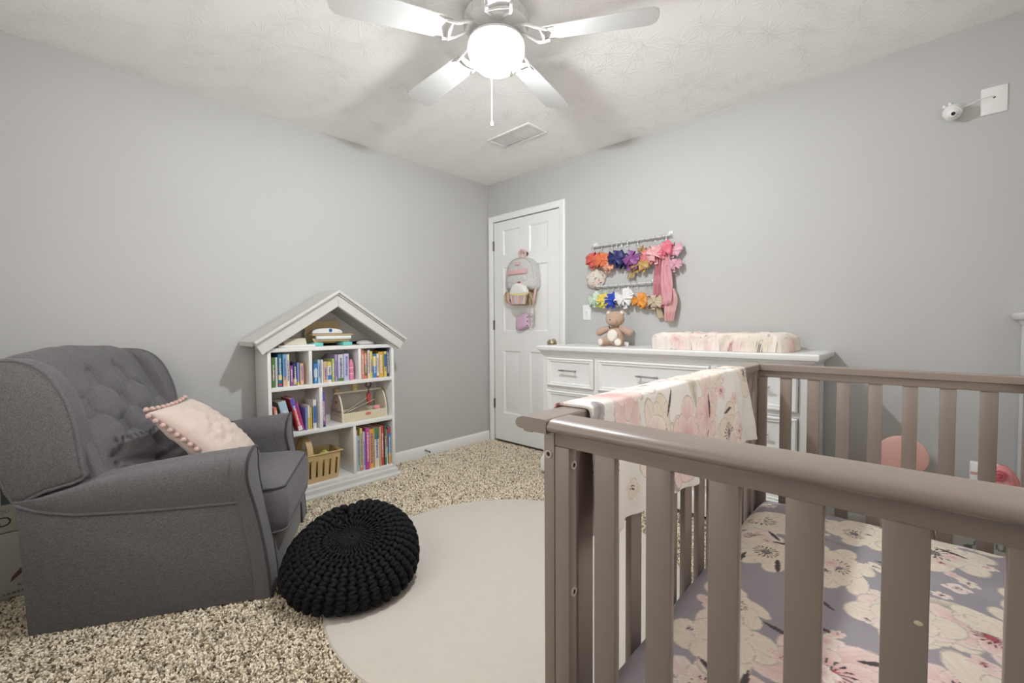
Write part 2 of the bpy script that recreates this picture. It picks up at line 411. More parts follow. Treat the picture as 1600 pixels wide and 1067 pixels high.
def added_window(name, centre, rz, w_, z0, z1):
    o = sempty(name, centre); o.rotation_euler = (0, 0, rz); h = w_ / 2          # local: x along the wall, -y into the room
    fr_ = MB()
    for b_ in ((-h, -h + .05, z0, z1), (h - .05, h, z0, z1), (-h, h, z0, z0 + .05), (-h, h, z1 - .05, z1), (-.025, .025, z0, z1), (-h, h, (z0 + z1) / 2 - .02, (z0 + z1) / 2 + .02)):
        fr_.box(b_[0], b_[1], 0.008, 0.035, b_[2], b_[3])
    obj('added_window_frame', fr_, M['trim'], o, 0)
    for a_, b_ in ((-h + .05, -.025), (.025, h - .05)):
        for c_, d_ in ((z0 + .05, (z0 + z1) / 2 - .02), ((z0 + z1) / 2 + .02, z1 - .05)): obj('pane', MB().box(a_, b_, 0.018, 0.022, c_, d_), gl, o, 0)
    obj('added_window_sill', MB().rbox(-h - .05, h + .05, -0.05, 0.004, z0 - .03, z0 - .001, 0.005), M['trim'], o)
added_window('added_window_1', ((W1[0] + W1[1]) / 2, RY, 0), PI, W1[1] - W1[0], W1[2], W1[3])
added_window('added_window_2', (RX, (W2[0] + W2[1]) / 2, 0), -PI / 2, W2[1] - W2[0], W2[2], W2[3])
wb = MB(); DX0, DX1, DZ = 0.068, 0.850, 2.075
wb.box(0, DX0, 0, T, -T, H); wb.box(DX1, RX, 0, T, -T, H); wb.box(DX0, DX1, 0, T, DZ, H); wb.box(DX0, DX1, 0.05, T, 0, DZ)
struct(obj('wall_back', wb, M['wall'], smooth=0))
def baseboard(name, p, length, rz):
    prof = [(0, 0), (0.013, 0), (0.013, 0.068), (0.010, 0.078), (0.006, 0.088), (0, 0.09)]
    o = obj(name, MB().prism(prof, 0, length, 'y'), M['trim'], smooth=30, loc=p, rot=(0, 0, rz)); return struct(o)
baseboard('baseboard_left', (0.0005, RY, 0), -RY - 0.016, 0)
baseboard('baseboard_back', (RX, -0.0005, 0), RX - 0.912, PI / 2).rotation_euler = (0, 0, PI / 2)
bpy.data.objects['baseboard_back'].scale = (-1, 1, 1)
baseboard('baseboard_right', (RX - 0.0005, RY, 0), -RY, 0).scale = (-1, 1, 1)
baseboard('baseboard_front', (0, RY + 0.0005, 0), RX, -PI / 2).scale = (-1, 1, 1)

# ------------------------------------------------------------------ door
door = sempty('door_1', (0.455, 0, 0))
def dp(name, mb, m, smooth=30, parent=None):
    for i, q in enumerate(mb.v): mb.v[i] = (q[0] - 0.455, q[1], q[2])
    return obj(name, mb, m, parent or door, smooth)
cas = lambda: None
prof_t = lambda w: [(0, 0), (0, -0.008), (0.010, -0.016), (w - 0.012, -0.012), (w, -0.006), (w, 0)]
# casing: profile across width, mitred at the top corners
def casing_v(xo, xi, z1o, z1i):
    s = 1 if xi > xo else -1; w = abs(xi - xo); mb = MB()
    pr = prof_t(w); A = [(xo + s * p[0], p[1], 0.0) for p in pr]; B = [(xo + s * p[0], p[1], z1o + (z1i - z1o) * p[0] / w) for p in pr]
    mb.grid([A, B], False, True); return mb
dp('casing', casing_v(0.012, 0.068, 2.131, 2.075), M['trim'])
dp('casing', casing_v(0.908, 0.850, 2.131, 2.075), M['trim'])
w = 0.056; pr = prof_t(w); mb = MB()
mb.grid([[(0.012 + p[0], p[1], 2.131 - p[0]) for p in pr], [(0.908 - p[0] * 58 / 56, p[1], 2.131 - p[0]) for p in pr]], False, True)
dp('casing', mb, M['trim'])
# slab: stiles and rails around six recessed panels
PX = [(0.192, 0.402), (0.514, 0.724)]; PZ = [(0.28, 0.868), (1.05, 1.642), (1.755, 1.985)]
slab = MB(); x0, x1, z0, z1 = 0.074, 0.844, 0.022, 2.068
ya, yb = 0.004, 0.040
slab.box(x0, PX[0][0], ya, yb, z0, z1); slab.box(PX[0][1], PX[1][0], ya, yb, z0, z1); slab.box(PX[1][1], x1, ya, yb, z0, z1)
zz = [z0, PZ[0][0], PZ[0][1], PZ[1][0], PZ[1][1], PZ[2][0], PZ[2][1], z1]
for a, b in PX:
    for k in range(0, 8, 2): slab.box(a, b, ya, yb, zz[k], zz[k + 1])
dslab = dp('door_slab', slab, M['door'], 0)
for a, b in PX:
    for c, e in PZ:
        p = MB()
        R = lambda i, y: [(a + i, y, c + i), (b - i, y, c + i), (b - i, y, e - i), (a + i, y, e - i)]
        rings = [R(0, ya), R(0.012, ya + 0.010), R(0.022, ya + 0.010), R(0.046, ya + 0.003)]
        p.grid(rings, False, True); o = len(p.v); p.add(R(0.046, ya + 0.003), [(0, 1, 2, 3)])
        dp('panel', p, M['door'], 20, dslab)
for z in (1.854, 1.108, 0.363):
    h = MB().tube([(0.0695, -0.004, z - 0.045), (0.0695, -0.004, z + 0.045)], 0.006, 10); h.box(0.060, 0.079, -0.002, 0.0035, z - 0.044, z + 0.044)
    dp('hinge', h, M['darkmetal'])
kn = MB(); mt = Matrix.Translation((0.785, 0.004, 0.955)) @ Matrix.Rotation(PI / 2, 4, 'X')
kn.lathe([(0, 0), (0.032, 0), (0.034, 0.006), (0.014, 0.010), (0.010, 0.03), (0.018, 0.036), (0.028, 0.046), (0.029, 0.056), (0.02, 0.066), (0, 0.068)], 20, mt)
dp('door_knob', kn, M['brass'])

# ------------------------------------------------------------------ ceiling fan with lit globe
FX, FY, FZ = 1.701, -1.572, 2.31
fan = thing('ceiling_fan', 'white five-blade ceiling fan with a lit glass bowl lamp', 'ceiling fan', (FX, FY, H))
fanw = mat('fan_white', (0.62, 0.62, 0.61), 0.4, var=0.01)
obj('motor_housing', MB().lathe([(0.0, 0), (0.085, 0), (0.095, -0.018), (0.130, -0.028), (0.137, -0.045), (0.137, -0.075), (0.112, -0.092), (0.075, -0.102), (0.0, -0.102)], 40), fanw, fan)
rib_me = MB().rbox(-0.003, 0.003, -0.004, 0.004, -0.012, 0.012, 0.001, 1).mesh('vent_rib', fanw, 30)
for k in range(20):
    t = 2 * PI * k / 20; link('vent_rib', rib_me, fan, (0.137 * math.cos(t), 0.137 * math.sin(t), -0.06), (0, 0, t))
zb = FZ - H
bl_me = ir_me = None
for k in range(5):
    ang = math.radians(30.2 + 72 * k + 0.7 * (k < 3) * k)
    if bl_me is None:
        out = [(0.203, -0.055), (0.605, -0.072), (0.638, -0.068), (0.656, -0.050), (0.662, -0.02), (0.662, 0.02), (0.656, 0.050), (0.638, 0.068), (0.605, 0.072), (0.203, 0.055), (0.192, 0.033), (0.192, -0.033)]
        bl_me = MB().prism(out, -0.003, 0.003, 'z', 0.0015, 1, Matrix.Rotation(math.radians(10), 4, 'X')).mesh('blade', fanw, 40)
        ir = MB()
        for s_ in (-1, 1):
            ir.tube(catmull([(0.095, s_ * 0.018, 0.036), (0.135, s_ * 0.038, 0.022), (0.18, s_ * 0.048, -0.002), (0.225, s_ * 0.045, -0.009 + s_ * .008)], 5), 0.0065, 8)
        ir.tube([(0.198, -0.05, -0.013), (0.208, 0, -0.008), (0.198, 0.05, 0.004)], 0.006, 8)
        ir.rbox(0.08, 0.13, -0.03, 0.03, 0.028, 0.042, 0.004)
        ir_me = ir.mesh('blade_bracket', fanw, 40)
    b = link('blade', bl_me, fan, (0, 0, zb), (0, 0, ang)); link('blade_bracket', ir_me, fan, (0, 0, zb), (0, 0, ang))
obj('light_fitter', MB().lathe([(0, -0.098), (0.052, -0.098), (0.062, -0.112), (0.085, -0.124), (0.116, -0.134), (0.117, -0.143), (0.09, -0.146), (0.0, -0.146)], 36), fanw, fan)
gm = bpy.data.materials.new('lit_globe'); gm.use_nodes = True; _n = gm.node_tree
em = _n.nodes.new('ShaderNodeEmission'); em.inputs[0].default_value = (1, 1, 1, 1); em.inputs[1].default_value = 5.0
tp_ = _n.nodes.new('ShaderNodeBsdfTransparent'); mx_ = _n.nodes.new('ShaderNodeMixShader'); mx_.inputs[0].default_value = 0.35
_n.links.new(tp_.outputs[0], mx_.inputs[1]); _n.links.new(em.outputs[0], mx_.inputs[2]); _n.links.new(mx_.outputs[0], _n.nodes['Material Output'].inputs[0])
bm_ = bpy.data.materials.new('lit_bulb'); bm_.use_nodes = True; _n = bm_.node_tree
em = _n.nodes.new('ShaderNodeEmission'); em.inputs[0].default_value = LAMP_COLOUR; em.inputs[1].default_value = LAMP_STRENGTH
_n.links.new(em.outputs[0], _n.nodes['Material Output'].inputs[0])
obj('light_bulb', MB().lathe([(0.036, -0.180), (0.042, -0.190), (0.042, -0.202), (0.034, -0.216), (0.018, -0.224), (0, -0.226)], 16), bm_, fan)
obj('socket_light_shield', MB().lathe([(0.0, -0.146), (0.030, -0.146), (0.030, -0.160), (0.060, -0.170), (0.088, -0.182), (0.086, -0.184), (0.046, -0.179), (0, -0.1795)], 20), fanw, fan)  # socket with an added flare that blocks the bulb's steep upward light
g = obj('light_globe', MB().lathe([(0.116, -0.144), (0.121, -0.158), (0.120, -0.184), (0.109, -0.216), (0.082, -0.243), (0.043, -0.256), (0.0, -0.259)], 24), gm, fan)
g['label'] = 'glowing white glass bowl'
for (dx, dy, L) in ((-0.075, 0.069, 0.262), (0.078, -0.02, 0.155)):
    c = MB().tube([(dx * .9, dy * .9, -0.143), (dx * 1.35, dy * 1.02, -0.152), (dx * 1.35, dy * 1.02, -0.146 - L)], 0.0014, 6); pc = obj('pull_chain', c, fanw, fan)
    obj('pull_knob', MB().lathe([(0, 0), (0.003, -0.002), (0.007, -0.016), (0.006, -0.024), (0, -0.027)], 12, Matrix.Translation((dx * 1.35, dy * 1.02, -0.146 - L))), fanw, pc)

# ceiling register
vent = thing('ceiling_vent', 'white rectangular ceiling air vent near the door', 'air vent', (0.932, -0.612, H))
fr = MB(); a, b, c, e = -0.20, 0.20, -0.097, 0.097
for (q, s) in (((a, b, c, c + .022), 0), ((a, b, e - .022, e), 0), ((a, a + .022, c + .022, e - .022), 0), ((b - .022, b, c + .022, e - .022), 0)):
    fr.rbox(q[0], q[1], q[2], q[3], -0.010, -0.0003, 0.003)
obj('frame', fr, M['plastic'], vent)
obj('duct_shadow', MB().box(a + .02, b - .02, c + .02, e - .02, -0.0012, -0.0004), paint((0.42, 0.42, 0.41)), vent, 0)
obj('centre_bar', MB().box(-.006, .006, c + .02, e - .02, -0.009, -0.0015), M['plastic'], vent, 0)
sl = MB().box(-0.004, 0.004, c + .022, e - .022, -0.0006, 0.0006).mesh('slat', M['plastic'], 0)
for k in range(26):
    x = a + 0.028 + k * (0.344 / 25)
    if abs(x) < 0.008: continue
    link('slat', sl, vent, (x, 0, -0.005), (0, -0.12 if x < 0 else -0.3, 0))

# ------------------------------------------------------------------ wall plates, monitor
sw = thing('light_switch', 'white light switch plate beside the door frame', 'light switch', (1.119, 0, 1.20))
obj('plate', MB().rbox(-0.037, 0.037, -0.006, -0.0003, -0.06, 0.06, 0.003), M['plastic'], sw)
obj('toggle', MB().rbox(-0.005, 0.005, -0.016, -0.006, -0.004, 0.010, 0.002), M['plastic'], sw)
for z in (-0.035, 0.035): obj('screw', MB().lathe([(0, 0.0012), (0.003, 0.001), (0.003, 0)], 10, Matrix.Translation((0, -0.006, z)) @ Matrix.Rotation(PI / 2, 4, 'X')), M['plastic'], sw)
wp = thing('cable_plate', 'white blank wall plate with a small cable hole high on the wall', 'wall plate', (3.26, 0, 2.087))
obj('plate', MB().rbox(-0.041, 0.041, -0.006, -0.0003, -0.059, 0.059, 0.003), M['plastic'], wp)
obj('cable_hole', MB().lathe([(0, 0.001), (0.004, 0.0008), (0.0045, 0)], 12, Matrix.Translation((0.0, -0.006, 0.012)) @ Matrix.Rotation(PI / 2, 4, 'X')), M['black'], wp)
mon = thing('baby_monitor', 'small white bear-eared baby camera on the wall', 'camera', (3.128, -0.05, 2.062))
obj('body', MB().ell((0, 0, 0), (0.034, 0.034, 0.034), 24, 16), M['plastic'], mon)
ax = Vector((0.05, -0.75, -0.55)).normalized(); R = ax.to_track_quat('Z', 'Y').to_matrix().to_4x4()
obj('face_ring', MB().lathe([(0.029, 0.014), (0.031, 0.018), (0.029, 0.023), (0.025, 0.024)], 28, R), M['plastic'], mon)
obj('face', MB().lathe([(0.025, 0.022), (0.018, 0.031), (0.008, 0.035), (0, 0.036)], 24, R), M['plastic'], mon)
obj('lens', MB().lathe([(0.0075, 0.034), (0.007, 0.038), (0, 0.0385)], 16, R @ Matrix.Translation((0, 0.004, 0))), M['black'], mon)
ld = MB()
for k in range(6):
    t = PI * (0.1 + 0.16 * k); ld.ell(R @ Vector((0.015 * math.cos(t), -0.015 * math.sin(t), 0.0325)), (0.0012, 0.0012, 0.0012), 6, 4)
obj('infrared_leds', ld, paint((0.1, 0.1, 0.1)), mon)
for s in (-1, 1): obj('ear', MB().ell((-0.018 + 0.013 * s * 0.7, -0.004 + s * 0.0, 0.034 + 0.003 * s), (0.0065, 0.005, 0.0085), 12, 8), M['plastic'], mon)
obj('mount', MB().tube([(0, 0.02, -0.005), (0, 0.049, -0.012)], 0.012, 14), M['plastic'], mon)
obj('cable', MB().tube(catmull([(0.02, 0.012, 0.012), (0.06, 0.015, 0.022), (0.10, 0.024, 0.036), (0.125, 0.034, 0.040), (0.1325, 0.048, 0.037)], 6), 0.0022, 8), M['plastic'], mon)

# spring door stop on the baseboard
ds = thing('door_stop', 'small metal spring door stop on the baseboard', 'door stop', (0.014, -0.765, 0.055))
hp = [(0.004 + 0.05 * t / 60, 0.005 * math.cos(t * 0.9), 0.005 * math.sin(t * 0.9) - 0.004 * (t / 60) ** 2) for t in range(61)]
obj('spring', MB().tube(hp, 0.0013, 5), M['metal'], ds)
obj('base', MB().lathe([(0, 0), (0.010, 0), (0.008, 0.006), (0, 0.007)], 14, Matrix.Rotation(PI / 2, 4, 'Y')), M['metal'], ds)
obj('rubber_tip', MB().lathe([(0, 0), (0.007, 0), (0.007, 0.012), (0, 0.013)], 14, Matrix.Translation((0.053, 0, -0.004)) @ Matrix.Rotation(PI / 2, 4, 'Y')), paint((0.12, 0.12, 0.12)), ds)

# ------------------------------------------------------------------ round rug
rg = []
for (r_, z) in ((0.0, 0.020), (0.3, 0.020), (0.6, 0.020), (0.752, 0.020), (0.762, 0.018), (0.767, 0.012), (0.765, 0.006), (0.755, 0.004), (0.0, 0.004)):
    rg.append([(r_ * math.cos(t) , r_ * math.sin(t), z) for t in np.linspace(0, 2 * PI, 97)[:-1]])
rug = obj('round_rug', MB().grid(rg, False, True), M['rug'], loc=(1.715, -1.531, 0))
tag(rug, 'round cream rug lying on the speckled carpet', 'rug')
# ================================================================== ARMCHAIR (local x = forward, y = across, z = up)
CH_O = (0.776, -2.998, 0); CH_R = math.radians(59.76); CW = 0.82
chair = thing('wingback_armchair', 'charcoal grey tufted wingback armchair with pale pink pillow', 'armchair', CH_O, CH_R)
CF = M['chair']
def mirror(poly_b): return CW - poly_b
def cpart(name, mb, m=None, smooth=50, parent=None): return obj(name, mb, m or CF, parent or chair, smooth)
def interp(x, xs, ys): return float(np.interp(x, xs, ys))
af = lambda z: interp(z, [0, .1, .2, .3, .4, .46, .52, .58, .62], [.757, .752, .741, .725, .706, .694, .687, .690, .697])
ptop = lambda a: interp(a, [-.02, .05, .15, .335, .55, .70], [.485, .452, .430, .419, .414, .413])
atop = lambda a: interp(a, [-.02, .06, .17, .306, .5, .70], [.495, .515, .550, .578, .602, .617])
cpart('base_frame', MB().rbox(0.02, 0.71, 0.03, CW - 0.03, 0.015, 0.33, 0.01))
for side in (0, 1):
    by = (lambda b: b) if side == 0 else (lambda b: CW - b)
    # side panel
    poly = [(0.0, 0.012)] + [(af(z) - 0.022, z) for z in (0.012, .1, .2, .3, .38)] + [(0.680, 0.413)]
    poly += [(a, ptop(a)) for a in (.62, .5, .335, .2, .1, .04)] + [(-0.018, 0.485), (-0.012, 0.3)]
    sp = cpart('side_panel', MB().prism(poly, by(0.003), by(0.045), 'y', 0.004))
    pip = [(a, by(-0.001), ptop(a)) for a in np.linspace(-0.018, 0.690, 26)]
    obj('piping', MB().tube(pip, 0.0055, 8), M['piping'], sp)
    # rolled arm
    rows = []
    for a in np.linspace(-0.016, 0.70, 30):
        p, h = ptop(a), atop(a); k = min(1, max(0.15, (h - p) / 0.2))
        sec = [(0.010, p - 0.03), (0.001, p), (-0.016 * k, p + 0.30 * (h - p)), (-0.020 * k, p + 0.58 * (h - p)), (-0.006 * k, p + 0.84 * (h - p)), (0.028, h - 0.012), (0.055, h),
               (0.088, h - 0.008), (0.116, h - 0.035), (0.128, h - 0.08), (0.127, h - 0.14), (0.124, 0.35)]
        rows.append([(a, by(q[0]), q[1]) for q in catmull(sec, 4)])
    am = MB().grid(rows); cpart('arm', am)
    # arm front panel
    out = [(0.0, 0.012), (0.0, 0.12), (0.0, 0.25), (0.0, 0.36), (-0.008, 0.43), (-0.021, 0.49), (-0.024, 0.545), (-0.012, 0.586), (0.020, 0.609), (0.055, 0.616), (0.090, 0.606), (0.118, 0.578),
           (0.131, 0.535), (0.127, 0.47), (0.120, 0.40), (0.116, 0.3), (0.116, 0.15), (0.116, 0.012)]
    oc = catmull(out, 3)
    fr_ = [(af(z) + 0.012, by(b), z) for b, z in oc]; bk = [(af(z) - 0.045, by(b), z) for b, z in oc]
    mid = [(af(z) + 0.016, by(b * 0.86 + 0.008), z * 0.985 + 0.003) for b, z in oc]
    m_ = MB().grid([bk, fr_, mid], False, True)
    n = len(oc)
    for i in range(n // 2):   # close the front with strips across
        q = [mid[i], mid[i + 1], mid[n - 2 - i], mid[n - 1 - i]]
        if i + 1 < n - 2 - i: m_.add(q, [(0, 1, 2, 3)])
    afp = cpart('arm_front', m_)
    obj('piping', MB().tube([(q[0] + 0.001, q[1], q[2]) for q in fr_], 0.0058, 8), M['shadedpiping'], afp)
    # wing
    wo = [(-0.03, 0.490), (0.06, 0.520), (0.168, 0.552), (0.168, 0.60), (0.160, 0.691), (0.146, 0.78), (0.126, 0.846), (0.10, 0.905), (0.066, 0.949), (0.025, 0.977), (-0.03, 0.988), (-0.10, 0.972), (-0.115, 0.8), (-0.075, 0.64)]
    wc = catmull(wo, 3, True)
    inner, outer = 0.096, 0.012
    ring = lambda b, k, da=0: [((q[0] - 0.03) * k + 0.03 + da, by(b), (q[1] - 0.75) * k + 0.75) for q in wc]
    rr = [ring(outer - 0.004, 0.0), ring(outer - 0.005, 0.5), ring(outer - 0.004, 0.90), ring(outer, 0.97), ring(outer + 0.012, 1.0), ring(inner - 0.022, 1.01), ring(inner - 0.006, 0.985), ring(inner + 0.004, 0.9), ring(inner + 0.012, 0.5), ring(inner + 0.012, 0.0)]
    wg = cpart('wing', MB().grid(rr, False, True), smooth=70)
    obj('piping', MB().tube(ring(outer + 0.002, 0.997), 0.006, 8, True), M['piping'], wg)
# front apron below the seat
cpart('front_apron', MB().rbox(0.70, 0.764, 0.118, CW - 0.118, 0.012, 0.27, 0.012))
# seat cushion
SB0, SB1, SA0, SA1, SZ0, SZ1 = 0.118, CW - 0.118, 0.14, 0.800, 0.222, 0.412
def plan(r_, k=7):
    out = []
    for ca, cb, a0 in ((SA1 - r_, SB1 - .02, 0), (SA0 + .02, SB1 - .02, PI / 2), (SA0 + .02, SB0 + .02, PI), (SA1 - r_, SB0 + r_ * .8, 1.5 * PI)):
        rr__ = r_ if a0 in (1.5 * PI,) else 0.02
        if a0 == 0: ca, cb, rr__ = SA1 - r_, SB1 - r_ * .8, r_
        for i in range(k + 1):
            t = a0 + i * PI / 2 / k
            out.append((ca + rr__ * math.cos(t), cb + (rr__ * .8 if rr__ > .03 else rr__) * math.sin(t)))
    dense = []
    for i in range(len(out)):
        p, q = np.array(out[i]), np.array(out[(i + 1) % len(out)]); n_ = max(1, int(np.linalg.norm(q - p) / 0.03))
        for m_ in range(n_): dense.append(tuple(p + (q - p) * m_ / n_))
    return dense
pln = plan(0.055); ctr = np.array((0.46, CW / 2))
def sring(k, z, off=0.0):
    o_ = []
    for q in pln:
        d_ = np.array(q) - ctr; L_ = np.linalg.norm(d_); o_.append(tuple(ctr + d_ * k + d_ / L_ * off) + (z,))
    return o_
H_ = SZ1 - SZ0
rows = [sring(0.0, SZ0), sring(1, SZ0, -.004), sring(1, SZ0 + .012, .008), sring(1, SZ0 + .3 * H_, .017), sring(1, SZ0 + .6 * H_, .018), sring(1, SZ0 + .88 * H_, .010), sring(1, SZ1, 0.0)]
for k_, dz in ((.985, .004), (.95, .010), (.88, .018), (.75, .026), (.5, .032), (.25, .034), (0.0, .034)): rows.append(sring(k_, SZ1 + dz))
seat = cpart('seat_cushion', MB().grid(rows, False, True), smooth=70)
obj('piping', MB().tube(sring(1, SZ1, 0.002), 0.005, 8, True), M['shadedpiping'], seat)
obj('piping', MB().tube(sring(1, SZ0 + .004, 0.004), 0.005, 8, True), M['piping'], seat)
# tufted back
buttons = [(0.305, .882), (0.50, .882), (0.155, .785), (0.41, .775), (0.655, .785), (0.305, .69), (0.50, .69), (0.13, .585), (0.41, .585), (0.69, .585)]
fold = [(0, 2), (0, 3), (1, 3), (1, 4), (2, 5), (3, 5), (3, 6), (4, 6), (5, 7), (5, 8), (6, 8), (6, 9)]
nb, nz_ = 110, 120
bb = np.linspace(0.088, CW - 0.088, nb); tt = np.linspace(0, 1, nz_)
Bm, Tm = np.meshgrid(bb, tt, indexing='ij')
path = np.array(catmull([(0.315, 0.38), (0.300, 0.45), (0.235, 0.56), (0.152, 0.70), (0.080, 0.82), (0.026, 0.91), (-0.005, 0.960), (-0.038, 0.982), (-0.075, 0.984), (-0.115, 0.955), (-0.125, 0.85)], 12))
sl_ = np.concatenate([[0], np.cumsum(np.hypot(*np.diff(path, axis=0).T))]); sl_ /= sl_[-1]
A0 = np.interp(Tm, sl_, path[:, 0]); Z0 = np.interp(Tm, sl_, path[:, 1])
dA = np.gradient(path[:, 0], sl_); dZ = np.gradient(path[:, 1], sl_)
na = np.interp(Tm, sl_, dZ); nzv = -np.interp(Tm, sl_, dA); ln = np.hypot(na, nzv); na /= ln; nzv /= ln
bul = 0.038 * np.sin(np.pi * (Bm - bb[0]) / (bb[-1] - bb[0])) ** 0.5
disp = bul.copy()
front = (A0 > -0.04)
for (b, z) in buttons:
    d2 = (Bm - b) ** 2 + (Z0 - z) ** 2
    disp -= (0.038 * np.exp(-d2 / 0.0009) + 0.016 * np.exp(-d2 / 0.0045)) * front
def crease(p, q, w, dep):
    global disp
    p = np.array(p); q = np.array(q); L = q - p; l2 = L @ L
    t = np.clip(((Bm - p[0]) * L[0] + (Z0 - p[1]) * L[1]) / l2, 0, 1)
    d2 = (Bm - p[0] - t * L[0]) ** 2 + (Z0 - p[1] - t * L[1]) ** 2
    disp = disp - dep * np.exp(-d2 / w ** 2) * front
for i, j in fold: crease(buttons[i], buttons[j], 0.009, 0.012)
for i in (0, 1): crease(buttons[i], (buttons[i][0], 0.96), 0.009, 0.004)
crease((0.065, .735), buttons[2], 0.01, 0.008); crease(buttons[4], (CW - .065, .735), 0.01, 0.008)
crease(buttons[7], (0.065, .56), 0.012, 0.012); crease(buttons[7], (0.3, .52), 0.012, 0.014); crease((0.3, .52), (0.55, .52), 0.012, 0.012)
disp += 0.006 * (noise2(Bm, Z0, 14, 5) - .5) + 0.004 * (noise2(Bm + 3, Z0 * 3, 18, 6) - .5)
A1 = A0 + na * disp; Z1 = Z0 + nzv * disp
# rounded sides of the back cushion
gus = 0.10
ex = lambda k, sgn: np.stack([A0[k] + na[k] * 0.0 - gus * na[k], np.full(nz_, bb[k] + sgn * 0.012), Z0[k] - gus * nzv[k] * 0.6], -1)[None]
e2 = lambda k, sgn: np.stack([A1[k] - 0.012 * na[k], np.full(nz_, bb[k] + sgn * 0.010), Z1[k] - 0.012 * nzv[k]], -1)[None]
V = np.concatenate([ex(0, -1), e2(0, -1), np.stack([A1, Bm, Z1], -1), e2(-1, 1), ex(-1, 1)], 0).reshape(-1, 3)
bk_ = link('tufted_back', np_mesh('tufted_back', V, grid_faces(nb + 4, nz_), CF), chair)
obj('piping', MB().tube([(A1[0, k] - 0.012 * na[0, k], bb[0] - 0.012, Z1[0, k] - .012 * nzv[0, k]) for k in range(4, 60, 2)], 0.004, 8), M['piping'], bk_)
for k, (b, z) in enumerate(buttons):
    i = np.abs(bb - b).argmin(); j = np.abs(np.where(front[i], Z0[i], 9) - z).argmin()
    obj('button', MB().ell((A1[i, j] + 0.004, b, Z1[i, j] + 0.002), (0.007, 0.011, 0.011), 12, 8), CF, bk_)
cpart('back_shell', MB().prism([(0.0, 0.02), (0.10, 0.02), (0.25, 0.42), (0.17, 0.66), (0.02, 0.95), (-0.06, 0.985), (-0.115, 0.955), (-0.125, 0.80), (-0.07, 0.60), (-0.015, 0.45)], 0.04, CW - 0.04, 'y', 0.012))

# ------------------------------------------------------------------ pink pom-pom pillow
def chair_w(a, b, z):
    c, s = math.cos(CH_R), math.sin(CH_R); return Vector((CH_O[0] + a * c - b * s, CH_O[1] + a * s + b * c, z))
pil = thing('throw_pillow', 'pale pink square pillow with pom-pom trim on the armchair', 'pillow', chair_w(0.47, 0.305, 0.455), CH_R)
pinkf = mat('pillow_pink', (0.60, 0.485, 0.435), 0.9, var=0.05, scale=18, bump=0.25, bscale=300, sheen=0.2, spec=0.2)
n = 44; S = 0.205
U, Vv = np.meshgrid(np.linspace(-1, 1, n), np.linspace(-1, 1, n), indexing='ij')
edge = (1 - U ** 2) * (1 - Vv ** 2)
th = 0.075 * np.clip(edge, 0, 1) ** 0.42
pinch = 1 - 0.10 * (1 - np.abs(U) ** 2.5 * 0) * 0 - 0.075 * (1 - U ** 2) * (np.abs(Vv) > 0) * np.abs(Vv) ** 3
pinch2 = 1 - 0.075 * (1 - Vv ** 2) * np.abs(U) ** 3
wr = 0.020 * (noise2(U * 2 + 5, Vv * 5 + 3, 2.2, 9) - .5) + 0.018 * (noise2(U * 4, Vv * 14, 1.2, 10) - .5) * np.exp(-((Vv + .35) / .35) ** 2)
lean = math.radians(46)
eu = np.array((0.05, 1, 0.0)); eu /= np.linalg.norm(eu)
ev = np.array((-math.sin(lean), 0.0, math.cos(lean))); en = np.cross(eu, ev)
c0 = np.array((0.0, 0.0, 0.165))
def pil_pts(sgn):
    return (c0 + (U * S * 0.83 * pinch2)[..., None] * eu + (Vv * S * pinch)[..., None] * ev + ((sgn * th + wr * edge))[..., None] * en)
pb = MB().grid(pil_pts(1).tolist()); pb.grid(pil_pts(-1).tolist())
obj('cushion_cover', pb, pinkf, pil, 80)
pmes = MB().ell((0, 0, 0), (0.0105, 0.0105, 0.0105), 10, 7).mesh('pom_pom', mat('pom_pink', (0.62, 0.43, 0.385), 0.95, bump=0.6, bscale=400, var=0.1, scale=300), 80)
def pom(u, v, out):
    pu = 1 - 0.075 * (1 - v * v) * abs(u) ** 3; pv = 1 - 0.075 * (1 - u * u) * abs(v) ** 3
    p = c0 + u * S * 0.83 * pu * eu + v * S * pv * ev; q = p + out
    pp = link('pom_pom', pmes, pil, tuple(q))
for k in range(13):
    v = 0.97 - k * 0.15; pom(-1, v, np.array((0.006, -0.012, -0.008)))
for k in range(10): pom(-0.92 + k * 0.205, 1, np.array((-0.009, 0.0, 0.011)))
for k in range(9): pom(1, 0.9 - k * 0.22, np.array((0.0, 0.014, 0.0)))

